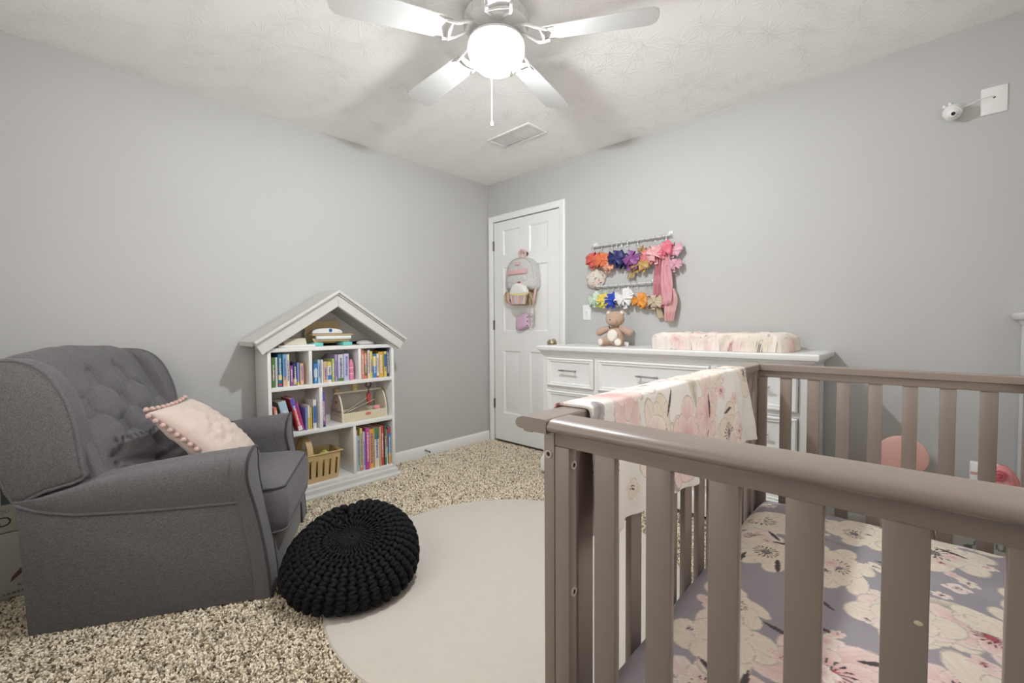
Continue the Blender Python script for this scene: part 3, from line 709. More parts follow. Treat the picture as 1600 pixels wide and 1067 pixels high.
# ------------------------------------------------------------------ knitted pouf
pouf = thing('knitted_pouf', 'black chunky knitted floor pouf on the edge of the rug', 'pouf', (1.305, -2.058, 0.019))
PR, PHH = 0.258, 0.100
tilt = Matrix.Rotation(math.radians(21), 3, Vector((0.55, 1.0, 0)).normalized())
TM = np.array(tilt)
def pouf_surf(phi, th):
    s, c = np.sin(phi), np.cos(phi)
    r = PR * np.abs(s) ** 0.72; z = PHH * np.sign(c) * np.abs(c) ** 0.85
    dim = np.exp(-(phi / 0.30) ** 2) * 0.022 + np.exp(-((np.pi - phi) / 0.3) ** 2) * -0.022
    z = z - dim
    P = np.stack([r * np.cos(th), r * np.sin(th), z], -1) @ TM.T
    # sag towards the armchair side with a crease
    x, y, z = P[..., 0], P[..., 1], P[..., 2]
    L = (x * -0.80 + y * -0.60)
    z = z - 0.030 * np.clip((L - 0.02) / 0.2, 0, 1) ** 1.2 * (z > -0.05)
    cr = np.exp(-((L - 0.085) / 0.030) ** 2) * np.exp(-(((x * 0.6 - y * 0.8) + 0.07) / 0.09) ** 2) * (z > 0)
    z = z - 0.06 * cr
    x = x * (1 + 0.06 * np.clip(-z / 0.1, 0, 1)); y = y * (1 + 0.06 * np.clip(-z / 0.1, 0, 1))
    z = z + 0.122
    z = np.where(z < 0.035, 0.035 - (0.035 - z) * 0.22, z)
    return np.stack([x, y, z], -1)
def strand(j, n, rad, amp, lift, ph0):
    m = 170
    phi = 0.004 + (np.pi - 0.008) * np.linspace(0, 1, m)
    arc = np.linspace(0, 1, m)
    th0 = 2 * np.pi * (j / n)
    w = np.sin(2 * np.pi * 16 * arc + ph0)
    sinp = np.abs(np.sin(phi)) ** 0.72
    th = th0 + (amp / PR) * w / np.maximum(0.25, 1.0)
    P = pouf_surf(phi, np.full(m, 1.0) * th)
    e = 1e-3
    du = pouf_surf(phi + e, th) - P; dv = pouf_surf(phi, th + e) - P
    N = np.cross(du, dv); N /= np.maximum(np.linalg.norm(N, axis=1, keepdims=True), 1e-12)
    fl = np.sign((N * (P - np.array((0, 0, 0.13)))).sum(1)); N *= fl[:, None]
    P = P + N * (lift + 0.0045 * np.cos(2 * 2 * np.pi * 16 * arc + ph0))[:, None]
    rads = rad * np.clip(sinp * 1.35, 0.30, 1.0)
    T_ = np.gradient(P, axis=0); T_ /= np.linalg.norm(T_, axis=1, keepdims=True)
    B_ = np.cross(T_, N); B_ /= np.linalg.norm(B_, axis=1, keepdims=True); N2 = np.cross(B_, T_)
    ang = np.arange(6) * 2 * np.pi / 6
    ring = P[:, None, :] + rads[:, None, None] * (B_[:, None, :] * np.cos(ang)[None, :, None] + N2[:, None, :] * np.sin(ang)[None, :, None])
    return ring
Vs, Fs, off = [], [], 0
NS = 40
for j in range(NS):
    for (dj, rad, amp, lift, ph) in ((0, 0.0112, 0.0105, 0.005, 0 if j % 2 else 0.5), (0.5, 0.0095, 0.0085, -0.003, 2.6)):
        R_ = strand(j + dj, NS, rad, amp, lift, ph); m, k, _ = R_.shape
        Vs.append(R_.reshape(-1, 3)); i, q = np.meshgrid(np.arange(m - 1), np.arange(k), indexing='ij'); q2 = (q + 1) % k
        Fs.append(np.stack([off + i * k + q, off + (i + 1) * k + q, off + (i + 1) * k + q2, off + i * k + q2], -1).reshape(-1, 4)); off += m * k
ko = link('knit_cover', np_mesh('knit_cover', np.concatenate(Vs), np.concatenate(Fs), M['pouf']), pouf); ko['kind'] = 'stuff'
ph_, th_ = np.meshgrid(np.linspace(0.0, np.pi, 40), np.linspace(0, 2 * np.pi, 65), indexing='ij')
Pc = pouf_surf(ph_, th_); Pc[..., :2] *= 0.975; Pc[..., 2] = 0.13 + (Pc[..., 2] - 0.13) * 0.96
link('inner_cushion', np_mesh('inner_cushion', Pc.reshape(-1, 3), grid_faces(40, 65), M['black']), pouf)

# ------------------------------------------------------------------ boxes behind the chair
card = mat('box_white_card', (0.43, 0.42, 0.37), 0.6, var=0.06, scale=8)
def carton(name, label, loc, dims, rz):
    t = thing(name, label, 'box', loc, rz, 'boxes behind the armchair')
    x, y, z = dims
    obj('carton_body', MB().rbox(0, x, -y, 0, 0.002, z - 0.004, 0.004), card, t)
    obj('flap', MB().box(0.004, x - 0.004, -y / 2 + 0.001, -0.003, z - 0.004, z), card, t, 0)
    obj('flap', MB().box(0.004, x - 0.004, -y + 0.003, -y / 2 - 0.001, z - 0.004, z), card, t, 0)
    return t
bx1 = carton('cardboard_box', 'lower printed white cardboard box on the carpet behind the armchair', (0.10, -2.96, 0.012), (0.295, 0.42, 0.265), 0)
bx2 = carton('cardboard_box', 'upper white cardboard box with green square behind the armchair', (0.10, -2.97, 0.2775), (0.285, 0.40, 0.27), 0)
ink = paint((0.03, 0.03, 0.028)); RT = (PI / 2, 0, PI / 2)
text_mesh('print_letter', 'D', 0.055, ink, bx2, (0.2856, -0.088, 0.045), RT)
text_mesh('print_small', 'OU', 0.02, paint((0.2, 0.2, 0.19)), bx2, (0.2856, -0.088, 0.088), RT)
obj('print_square', MB().box(0.2852, 0.2856, -0.095, -0.0, 0.115, 0.215), paint((0.06, 0.075, 0.07)), bx2, 0)
obj('print_arm', MB().add([(0.2956, 0.0, 0.165), (0.2956, 0.0, 0.135), (0.2956, -0.05, 0.10), (0.2956, -0.09, 0.065), (0.2956, -0.085, 0.085), (0.2956, -0.05, 0.128)], [(0, 1, 2, 3, 4, 5)]), paint((0.10, 0.05, 0.035)), bx1, 0)
ln_ = MB()
for k, (y0, y1) in enumerate(((-0.07, 0.0), (-0.055, 0.0), (-0.11, 0.0))):
    yy = y0
    while yy < y1 - 0.008:
        wd = rnd.uniform(0.006, 0.012); ln_.box(0.2952, 0.2955, yy, yy + wd, 0.045 - k * 0.014, 0.053 - k * 0.014); yy += wd + 0.004
obj('print_lines', ln_, paint((0.16, 0.16, 0.15)), bx1, 0)
# ================================================================== HOUSE BOOKCASE
BY0, BY1, BXF, BXB = -2.037, -1.192, 0.240, 0.020
BC = (0.13, (BY0 + BY1) / 2, 0)
bc = thing('house_bookcase', 'white house-shaped bookcase with a gabled roof against the wall', 'bookcase', BC)
SW, SG = M['shelfwhite'], M['shelfgrey']
def bpart(name, mb, m=None, smooth=30, parent=None):
    for i, q in enumerate(mb.v): mb.v[i] = (q[0] - BC[0], q[1] - BC[1], q[2])
    return obj(name, mb, m or SW, parent or bc, smooth)
yi0, yi1 = BY0 + 0.020, BY1 - 0.020
Z1, Z2, Z3, ZA = 0.735, 0.445, 0.092, 0.972
for y in (BY0, yi1): bpart('side_panel', MB().rbox(BXB, BXF, y, y + 0.020, 0.0, ZA, 0.002))
bpart('back_panel', MB().box(0.0165, BXB, BY0, BY1, 0.0, ZA + 0.02), paint((0.62, 0.60, 0.56)), 0)
YM = (BY0 + BY1) / 2; SLP = 0.645
bpart('gable_back', MB().prism([(BY0 + .01, ZA), (BY1 - .01, ZA), (YM, ZA + 0.27)], 0.0165, BXB, 'x'), paint((0.62, 0.60, 0.56)), 0)
for z, n_ in ((ZA, 1), (Z1, 1), (Z2, 1), (Z3, 1)): bpart('shelf', MB().rbox(BXB, BXF - 0.001, yi0, yi1, z - 0.024, z, 0.002))
for y, z0, z1 in ((-1.787, Z1, ZA - .024), (-1.456, Z1, ZA - .024), (-1.726, Z2, Z1 - .024), (-1.503, Z3, Z2 - .024)):
    bpart('divider', MB().rbox(BXB, BXF - 0.002, y - 0.010, y + 0.010, z0, z1, 0.0015))
# base moulding
prof = [(0.0, 0.0), (0.036, 0.0), (0.036, 0.022), (0.026, 0.030), (0.018, 0.036), (0.014, 0.060), (0.004, 0.066), (0.0, 0.070)]
b_ = MB()
for side in ('f', 'l', 'r'):
    if side == 'f':
        b_.grid([[(BXF + p[0], BY0 - p[0], p[1]) for p in prof], [(BXF + p[0], BY1 + p[0], p[1]) for p in prof]], False, True)
    else:
        s = -1 if side == 'l' else 1; y = BY0 if side == 'l' else BY1
        b_.grid([[(0.020, y + s * p[0], p[1]) for p in prof], [(BXF + p[0], y + s * p[0], p[1]) for p in prof]], False, True)
bpart('base_moulding', b_, SG)
# roof: two sloping boards with a moulded front fascia
def roofz(y, lift): return ZA + 0.367 + lift - SLP * abs(y - YM)
for s in (-1, 1):
    ye = YM + s * 0.505
    bpart('roof_board', MB().prism([(YM, roofz(YM, 0)), (ye, roofz(ye, 0)), (ye, roofz(ye, -0.026)), (YM, roofz(YM, -0.026))], 0.018, BXF + 0.02, 'x'), SG, 20)
    # fascia layers follow the slope on the front
    fl = []
    for (l0, l1, x1) in ((0.0, -0.022, 0.052), (-0.022, -0.034, 0.040), (-0.034, -0.108, 0.030)):
        n_ = MB(); k = s * SLP
        # square cut at the eave
        def e(l): return YM + s * (0.505 + 0.0 + l * 0.45)
        n_.prism([(YM, roofz(YM, l0)), (e(l0), roofz(e(l0), l0)), (e(l1), roofz(e(l1), l1)), (YM, roofz(YM, l1))], BXF + 0.0, BXF + x1, 'x', 0.003, 1)
        fl.append(n_)
    f0 = fl[0]
    for q in fl[1:]: f0.add(q.v, q.f)
    bpart('fascia', f0, SG, 25)

# ------------------------------------------------------------------ books
C_ = dict(pale_blue=(.45, .55, .66), green=(.08, .20, .05), grey_white=(.55, .55, .56), teal=(.03, .16, .26), sky_blue=(.16, .38, .58), cream=(.70, .65, .52), purple=(.28, .09, .30),
          navy=(.02, .025, .11), periwinkle=(.22, .28, .60), peach=(.72, .45, .28), blue=(.05, .22, .50), light_blue=(.38, .55, .66), white=(.72, .71, .68), tan=(.58, .42, .26),
          lime=(.42, .50, .16), lilac=(.36, .28, .52), lavender=(.50, .50, .66), coral=(.66, .22, .14), brown=(.22, .12, .07), yellow=(.72, .56, .14), gold=(.60, .38, .07), red=(.58, .05, .07),
          magenta=(.50, .07, .32), orange=(.74, .38, .07), dark_green=(.04, .16, .07), violet=(.12, .10, .42), grey=(.20, .23, .23), black=(.02, .02, .025))
pages = mat('book_pages', (0.72, 0.68, 0.58), 0.9, var=0.08, scale=400, stretch=(1, 40, 1))
def book(label, col, loc, t, h, d, accents=(), lean=0.0, hard=True, group=None):
    """spine faces +x; t thickness along y, base at loc"""
    o = thing('book', label, 'book', loc, 0, group)
    o.rotation_euler = (lean, 0, 0)
    c = paint(C_[col], 0.4); ct = min(0.0022, t * 0.16)
    mb = MB()
    mb.box(-d, 0, -t / 2, -t / 2 + ct, 0, h); mb.box(-d, 0, t / 2 - ct, t / 2, 0, h)
    mb.grid([[(-0.002, y, z) for y in (-t / 2, t / 2)] for z in (0, h)])
    sp = [(0.0, -t / 2), (0.0022, -t / 4), (0.003, 0), (0.0022, t / 4), (0.0, t / 2)]
    mb.prism(sp + [(-0.002, t / 2), (-0.002, -t / 2)], 0, h, 'z')
    obj('cover', mb, c, o, 30)
    obj('page_block', MB().box(-d + 0.003, -0.002, -t / 2 + ct, t / 2 - ct, 0.003, h - 0.003), pages, o, 0)
    for (z0, z1, cc) in accents:
        a = MB().prism([(q[0] + 0.0004, q[1] * 0.94) for q in sp], h * z0, h * z1, 'z'); obj('spine_print', a, paint(C_[cc], 0.4), o, 0)
    if hard and t > 0.014:
        r = random.Random(label); tx = MB(); z = h * r.uniform(.12, .25); zt = h * r.uniform(.7, .9)
        while z < zt:
            k = r.uniform(0.003, 0.008); tx.box(0.003, 0.0037, -t * r.uniform(.12, .24), t * r.uniform(.12, .24), z, z + k); z += k + r.uniform(.001, .004)
        lum = sum(C_[col]); obj('spine_lettering', tx, paint(C_['white'] if lum < 1.1 else C_['violet'], 0.5), o, 0)
    return o
ORD = ['first', 'second', 'third', 'fourth', 'fifth', 'sixth', 'seventh', 'eighth', 'ninth', 'tenth', 'eleventh', 'twelfth']
shelves = {
 'top left': (Z1, yi0, -1.797, [('pale_blue', -2.0155, -2.0085, .171, [(0, .25, 'teal')]), ('green', -2.007, -1.989, .181, [(.3, .6, 'brown')]), ('grey_white', -1.987, -1.973, .181, []), ('teal', -1.972, -1.949, .202, [(.04, .1, 'red'), (.22, .36, 'yellow')]),
    ('sky_blue', -1.945, -1.924, .199, [(0, .3, 'peach')]), ('cream', -1.923, -1.904, .199, []), ('purple', -1.903, -1.885, .125, []), ('navy', -1.884, -1.861, .138, [(.04, .3, 'tan')]), ('periwinkle', -1.860, -1.846, .141, [(0, .14, 'yellow')]), ('peach', -1.844, -1.823, .135, [])]),
 'top middle': (Z1, -1.777, -1.466, [('blue', -1.758, -1.732, .129, [(.3, .7, 'pale_blue')]), ('light_blue', -1.731, -1.712, .150, []), ('white', -1.711, -1.699, .151, []), ('tan', -1.698, -1.670, .138, [(0, .3, 'peach')]), ('white', -1.669, -1.643, .134, [(.12, .34, 'blue'), (.8, 1, 'yellow')]),
    ('lime', -1.642, -1.625, .154, []), ('lilac', -1.622, -1.603, .180, []), ('grey_white', -1.599, -1.561, .179, [(.0, .12, 'green')]), ('lavender', -1.560, -1.524, .182, [])]),
 'top right': (Z1, -1.446, yi1, [('coral', -1.434, -1.412, .206, []), ('brown', -1.411, -1.388, .198, [(0, .1, 'coral'), (.5, .9, 'coral')]), ('cream', -1.387, -1.367, .200, []), ('yellow', -1.366, -1.347, .189, []), ('blue', -1.346, -1.318, .170, [(.5, .9, 'yellow')]), ('white', -1.317, -1.300, .169, [(0, .08, 'red')]),
    ('gold', -1.299, -1.260, .181, []), ('yellow', -1.259, -1.238, .184, [(.4, .9, 'teal')]), ('navy', -1.237, -1.218, .206, [])]),
 'bottom right': (Z3, -1.493, yi1, [('grey_white', -1.484, -1.472, .290, []), ('light_blue', -1.471, -1.454, .248, []), ('yellow', -1.453, -1.433, .300, [(0, .08, 'coral')]), ('lavender', -1.432, -1.413, .271, []), ('magenta', -1.412, -1.383, .295, []), ('orange', -1.382, -1.347, .280, []), ('cream', -1.346, -1.308, .283, [(.72, 1, 'green')]),
    ('tan', -1.307, -1.293, .285, []), ('red', -1.292, -1.267, .289, []), ('dark_green', -1.266, -1.250, .286, []), ('coral', -1.249, -1.237, .256, [(0, .5, 'white')]), ('blue', -1.236, -1.215, .270, [(0, .3, 'orange'), (.85, 1, 'red')])]),
}
for cell, (zb_, lo, hi, L) in shelves.items():
    for k, (col, y0, y1, h, acc) in enumerate(L):
        rr_ = random.Random(cell + str(k))
        nm = col.replace('_', ' ')
        book('%s picture book, %s from the left in the %s bookcase compartment' % (nm, ORD[k], cell), col, (0.214 + rr_.uniform(-.006, .004), (y0 + y1) / 2, zb_ + 0.0004), (y1 - y0) - 0.0012, h, min(0.185, max(0.13, h * 0.85)), acc,
             group='upright books in the ' + cell + ' compartment')
# middle-left compartment: leaning and upright books
G2 = 'books in the middle left compartment'
book('coral book leaning at the far left of the middle left bookcase compartment', 'coral', (0.205, -1.968, Z2 + 0.004), 0.016, 0.165, 0.14, [(.5, .9, 'peach')], math.radians(8), group=G2)
book('thick grey book leaning left in the middle left bookcase compartment', 'grey', (0.205, -1.905, Z2 + 0.009), 0.045, 0.195, 0.15, [(.6, 1, 'light_blue')], math.radians(14), group=G2)
book('tall red and violet book leaning left in the middle left bookcase compartment', 'red', (0.214, -1.846, Z2 + 0.006), 0.026, 0.212, 0.15, [(.0, .14, 'white'), (.68, 1, 'violet')], math.radians(14), group=G2)
book('thin magenta book leaning beside the red one in the bookcase', 'magenta', (0.205, -1.8245, Z2 + 0.004), 0.011, 0.185, 0.14, [], math.radians(13), group=G2)
for nm, col, y0, y1, h, acc in (('violet blue', 'periwinkle', -1.816, -1.803, .141, []), ('white and yellow', 'white', -1.802, -1.788, .154, [(0, .5, 'yellow')]), ('thin yellow', 'yellow', -1.787, -1.776, .140, []), ('white and blue', 'white', -1.768, -1.746, .186, [(.2, .78, 'blue')])):
    book('%s upright book in the middle left bookcase compartment' % nm, col, (0.212, (y0 + y1) / 2, Z2 + .0004), y1 - y0 - .001, h, 0.14, acc, group=G2)
book('tall purple book standing left of the ice cream caddy', 'purple', (0.205, -1.697, Z2 + .0004), 0.024, 0.223, 0.15, [(0, .06, 'navy'), (.75, 1, 'violet')])
# pink glowing toy
tm = mat('toy_pink', (0.72, 0.22, 0.36), 0.3, var=0.05)
toy = thing('toy_bottle', 'glossy pink ribbed toy standing right of the lavender book', 'toy', (0.195, -1.500, Z1))
obj('toy_body', MB().lathe([(0, 0), (0.016, 0), (0.018, 0.01), (0.018, 0.04), (0.0165, 0.044), (0.018, 0.048), (0.018, 0.08), (0.0165, 0.084), (0.018, 0.088), (0.017, 0.115), (0.010, 0.13), (0.008, 0.14), (0, 0.142)], 20), tm, toy)
ring = MB()
for z in (0.044, 0.084): ring.lathe([(0.0165, z - .006), (0.0188, z), (0.0165, z + .006)], 20)
obj('toy_band', ring, paint((0.85, 0.62, 0.68)), toy)

# ------------------------------------------------------------------ things on the attic shelf
wood = mat('toy_wood', (0.56, 0.41, 0.23), 0.5, var=0.12, scale=30, stretch=(1, 1, 8))
wt = thing('wooden_toy', 'beige wooden tabletop toy with white roller and teal feet', 'toy', (0.13, -1.62, ZA))
def rrect(y0, y1, z0, z1, r, k=5):
    out = []
    for cy, cz, a0 in ((y1 - r, z1 - r, 0), (y0 + r, z1 - r, PI / 2), (y0 + r, z0 + r, PI), (y1 - r, z0 + r, 1.5 * PI)):
        for i in range(k + 1): out.append((cy + r * math.cos(a0 + i * PI / 2 / k), cz + r * math.sin(a0 + i * PI / 2 / k)))
    return out
mt = Matrix.Rotation(-0.10, 4, 'Y')
obj('back_board', MB().prism(rrect(-0.135, 0.105, 0.02, 0.172, 0.03), -0.055, -0.047, 'x', 0.002, 1, mt), wood, wt)
obj('ledge', MB().rbox(-0.045, 0.055, -0.13, 0.145, 0.070, 0.079, 0.002), wood, wt)
obj('white_dome', MB().prism([(-0.115, 0.082)] + [(-0.012 + 0.103 * math.cos(PI - PI * i / 14) , 0.082 + 0.036 * math.sin(PI * i / 14) ** .6) for i in range(1, 14)] + [(0.091, 0.082)], -0.02, 0.015, 'x', 0.004, 2), M['plastic'], wt)
obj('blue_dot', MB().lathe([(0, 0.003), (0.011, 0.002), (0.0115, 0)], 18, Matrix.Translation((0.016, 0.006, 0.103)) @ Matrix.Rotation(PI / 2, 4, 'Y')), paint((0.02, 0.10, 0.40)), wt)
obj('white_roll', MB().tube([(0.045, -0.105, 0.056), (0.045, 0.13, 0.056)], 0.0125, 14), M['plastic'], wt)
obj('front_board', MB().prism([(-0.125, 0.052), (0.135, 0.052), (0.12, 0.022), (0.08, 0.03), (-0.07, 0.03), (-0.11, 0.022)], 0.03, 0.037, 'x', 0.002, 1), wood, wt)
teal = paint((0.16, 0.55, 0.50))
for y in (-0.095, 0.105): obj('foot', MB().rbox(-0.05, 0.06, y - 0.032, y + 0.032, 0.0006, 0.024, 0.004), teal, wt)
obj('print_mark', MB().box(-0.0665, -0.0645, -0.118, -0.085, 0.150, 0.154), paint((0.12, 0.08, 0.05)), wt, 0)
fb = thing('flat_box', 'cream flat box lying on the attic shelf of the bookcase', 'box', (0.125, -1.88, ZA))
obj('lower_tray', MB().rbox(-0.09, 0.09, -0.085, 0.135, 0.0005, 0.016, 0.003), M['shelfwhite'], fb)
obj('upper_tray', MB().prism([(-0.085, 0.016), (0.085, 0.016), (0.065, 0.055), (-0.065, 0.062)], -0.05, 0.085, 'y', 0.003, 1), mat('cream_card', (0.66, 0.62, 0.50), 0.6), fb)
sp_ = thing('sound_device', 'small pale oval gadget with brown top on the attic shelf', 'gadget', (0.14, -1.36, ZA))
obj('device_body', MB().lathe([(0, 0.0006), (0.05, 0.0006), (0.058, 0.008), (0.056, 0.018), (0.042, 0.028), (0, 0.032)], 28, Matrix.Diagonal((0.8, 1.15, 1, 1))), paint((0.55, 0.54, 0.55)), sp_)
obj('device_top', MB().lathe([(0.036, 0.029), (0.030, 0.036), (0, 0.038)], 24, Matrix.Diagonal((0.8, 1.15, 1, 1))), paint((0.30, 0.22, 0.17)), sp_)

# ------------------------------------------------------------------ ice cream caddy and what is in it
cream = mat('caddy_cream', (0.66, 0.62, 0.50), 0.45, var=0.03)
cd = thing('toy_caddy', 'cream toy ice cream caddy with arched ends and striped front', 'toy', (0.115, -1.40, Z2))
arch = [(-0.085, 0.0006), (0.085, 0.0006), (0.085, 0.055), (0.078, 0.10), (0.060, 0.15), (0.035, 0.185), (0.012, 0.197), (-0.012, 0.197), (-0.035, 0.185), (-0.060, 0.15), (-0.078, 0.10), (-0.085, 0.055)]
tanp = mat('caddy_end', (0.56, 0.49, 0.37), 0.5, var=0.05, scale=20)
for s, nm in ((-1, 'end_panel'), (1, 'end_panel')):
    ep = obj(nm, MB().prism(arch, s * 0.165 - 0.0055, s * 0.165 + 0.0055, 'y', 0.0015, 1), cream, cd)
    if s < 0:
        ef = obj('end_print', MB().prism([(q[0] * .95, 0.004 + q[1] * .96) for q in arch], -0.1712, -0.1708, 'y'), tanp, ep, 0)
        bold = paint((0.10, 0.07, 0.06))
        text_mesh('lettering', 'Ice Cream', 0.034, bold, ep, (0.0, -0.1716, 0.075), (PI / 2, 0, 0))
        text_mesh('lettering', 'COUNTER', 0.022, paint((0.40, 0.22, 0.16)), ep, (0.0, -0.1716, 0.046), (PI / 2, 0, 0))
        obj('red_oval', MB().lathe([(0, 0.0004), (0.016, 0.0004), (0.016, 0)], 18, Matrix.Translation((0, -0.1714, 0.135)) @ Matrix.Rotation(PI / 2, 4, 'X') @ Matrix.Diagonal((1, 0.6, 1, 1))), paint((0.42, 0.08, 0.08)), ep)
fw = obj('front_panel', MB().rbox(0.074, 0.082, -0.159, 0.159, 0.0006, 0.062, 0.0015), cream, cd)
st_ = MB().box(0.0822, 0.0826, -0.0022, 0.0022, 0.002, 0.060).mesh('stripe', paint((0.62, 0.50, 0.25)), 0)
for k in range(24): link('stripe', st_, fw, (0, -0.150 + k * 0.0130, 0))
obj('red_oval', MB().lathe([(0, 0.0004), (0.022, 0.0004), (0.022, 0)], 18, Matrix.Translation((0.0828, 0.02, 0.04)) @ Matrix.Rotation(PI / 2, 4, 'Y') @ Matrix.Diagonal((0.5, 1, 1, 1))), paint((0.55, 0.14, 0.14)), fw)
obj('back_wall', MB().box(-0.082, -0.074, -0.159, 0.159, 0.0006, 0.062), cream, cd, 0)
obj('floor_board', MB().box(-0.074, 0.074, -0.159, 0.159, 0.0006, 0.008), cream, cd, 0)
obj('top_handle', MB().rbox(-0.014, 0.014, -0.19, 0.172, 0.190, 0.204, 0.005), cream, cd)
cup = thing('toy_cup', 'small yellow striped paper cup on the caddy handle', 'cup', (0.115, -1.435, Z2 + 0.2045))
obj('cup_body', MB().lathe([(0.0, 0.0004), (0.019, 0.0004), (0.026, 0.048), (0.0245, 0.048), (0.018, 0.003), (0, 0.003)], 22), paint((0.66, 0.58, 0.40)), cup)
cs = MB()
for k in range(11):
    t = 2 * PI * k / 11
    cs.add([(r_ * math.cos(t + d_), r_ * math.sin(t + d_), z) for (r_, z, d_) in ((0.0196, 0.002, -.12), (0.0196, 0.002, .12), (0.0264, 0.046, .12), (0.0264, 0.046, -.12))], [(0, 1, 2, 3)])
obj('cup_stripes', cs, paint((0.60, 0.45, 0.08)), cup)
cone = thing('toy_cone', 'brown toy waffle cone lying on the left end of the caddy', 'toy', (0.115, -1.568, Z2 + 0.2045))
obj('cone_body', MB().lathe([(0.0, 0.0004), (0.021, 0.0004), (0.024, 0.022), (0.022, 0.026), (0, 0.026)], 20), mat('cone_tan', (0.45, 0.32, 0.17), 0.7, var=0.2, scale=60), cone)
sc = thing('toy_scoop', 'red-handled toy ice cream scoop standing in the caddy', 'toy scoop', (0.125, -1.335, Z2 + 0.09))
obj('handle', MB().rbox(-0.011, 0.011, -0.013, 0.013, 0.0, 0.085, 0.006), paint((0.52, 0.06, 0.05), 0.35), sc)
obj('scoop_ring', MB().tube([(0, 0.020 * math.cos(2 * PI * k / 20), 0.145 + 0.020 * math.sin(2 * PI * k / 20)) for k in range(20)], 0.006, 8, True), paint((0.09, 0.075, 0.065), 0.35), sc)
obj('neck', MB().tube([(0, 0, 0.085), (0, 0, 0.126)], 0.006, 8), paint((0.09, 0.075, 0.065), 0.35), sc)
papers = mat('menu_paper', (0.66, 0.62, 0.55), 0.6, var=0.1, scale=25)
for k, (y, z, rx, cut) in enumerate(((-1.43, Z2 + 0.095, 0.42, True), (-1.41, Z2 + 0.074, 0.30, False))):
    p = tag(obj('menu_card', MB().rbox(-0.045 + k * .01, 0.03 + k * .02, -0.115, 0.115, -0.0015, 0.0015, 0.001, 1), papers, loc=(0.12, y, z), rot=(rx, -0.5, 0)), ('upper' if k == 0 else 'lower') + ' slanted printed menu card inside the ice cream caddy', 'card', 'cards in the caddy')
sg = thing('toy_ball', 'pink and brown toy ice cream ball at the right end of the caddy', 'toy', (0.15, -1.285, Z2 + 0.0095))
obj('ball_top', MB().ell((0, 0, 0.052), (0.026, 0.03, 0.024), 18, 12), paint((0.66, 0.28, 0.27)), sg)
obj('ball_ring', MB().tube([(0.012, 0.008 + 0.020 * math.cos(2 * PI * k / 18), 0.036 + 0.020 * math.sin(2 * PI * k / 18)) for k in range(18)], 0.006, 8, True), paint((0.10, 0.06, 0.05)), sg)
obj('ball_base', MB().lathe([(0, 0.0004), (0.02, 0.0004), (0.026, 0.035), (0, 0.04)], 18), paint((0.45, 0.06, 0.06)), sg)

# ------------------------------------------------------------------ tan basket
bask = thing('slotted_basket', 'tan plastic slotted basket with a hoop handle in the bookcase', 'basket', (0.13, -1.775, Z3))
tn = mat('basket_tan', (0.56, 0.40, 0.20), 0.45, var=0.05, scale=15)
def wall_slots(p0, p1, zlo, zhi, fl, nsl, name):
    """slotted wall from p0 to p1 (bottom points), flared outwards by fl at the top"""
    p0 = Vector(p0); p1 = Vector(p1); L = (p1 - p0); m = MB()
    def P(t, h): return p0 + L * t + Vector(fl) * h + (Vector((0, 0, 1)) * (zlo + (zhi - zlo) * h)) + L * (0.03 * h * (2 * t - 1))
    nn = Vector((fl[0], fl[1], 0)).normalized() * 0.004
    def quad(t0, t1, h0, h1):
        a = [P(t0, h0), P(t1, h0), P(t1, h1), P(t0, h1)]; b = [q - nn for q in a]
        m.add(a + b, [(0, 1, 2, 3), (7, 6, 5, 4), (0, 4, 5, 1), (1, 5, 6, 2), (2, 6, 7, 3), (3, 7, 4, 0)])
    quad(0, 1, 0, 0.18); quad(0, 1, 0.78, 1.0)
    wsl = 0.30 / nsl
    for k in range(nsl + 1):
        c0_ = max(0, (k - 0.5) / nsl + wsl / 2) if k else 0; c1_ = min(1, (k + 0.5) / nsl - wsl / 2) if k < nsl else 1
        if k == 0: c1_ = 0.5 / nsl - wsl / 2
        if k == nsl: c0_ = (nsl - 0.5) / nsl + wsl / 2
        quad(c0_, c1_, 0.18, 0.78)
    return obj(name, m, tn, bask, 0)
wall_slots((0.082, -0.165, 0), (0.082, 0.165, 0), 0.0008, 0.182, (0.014, 0, 0), 8, 'front_wall')
wall_slots((-0.072, 0.165, 0), (-0.072, -0.165, 0), 0.0008, 0.182, (-0.014, 0, 0), 8, 'back_wall')
wall_slots((0.082, 0.165, 0), (-0.072, 0.165, 0), 0.0008, 0.182, (0, 0.016, 0), 4, 'side_wall')
wall_slots((-0.072, -0.165, 0), (0.082, -0.165, 0), 0.0008, 0.182, (0, -0.016, 0), 4, 'side_wall')
obj('base', MB().box(-0.072, 0.082, -0.165, 0.165, 0.0008, 0.006), tn, bask, 0)
rm = [(-0.089, -0.187, 0.184), (0.099, -0.187, 0.184), (0.099, 0.187, 0.184), (-0.089, 0.187, 0.184)]
rimb = MB()
for k in range(4): rimb.tube([rm[k], rm[(k + 1) % 4]], 0.005, 8)
obj('rim', rimb, tn, bask)
hb = MB(); rows = []
for t in np.linspace(0, PI, 22):
    x, z = 0.003 + 0.094 * math.cos(t), 0.150 + 0.138 * math.sin(t) ** 0.75
    nx, nz = math.cos(t), math.sin(t)
    rows.append([(x + nx * .003, -0.018 - .02, z + nz * .003), (x + nx * .003, 0.018 - .02, z + nz * .003), (x - nx * .002, 0.018 - .02, z - nz * .002), (x - nx * .002, -0.018 - .02, z - nz * .002)])
hb.grid(rows, False, True); obj('hoop_handle', hb, tn, bask)
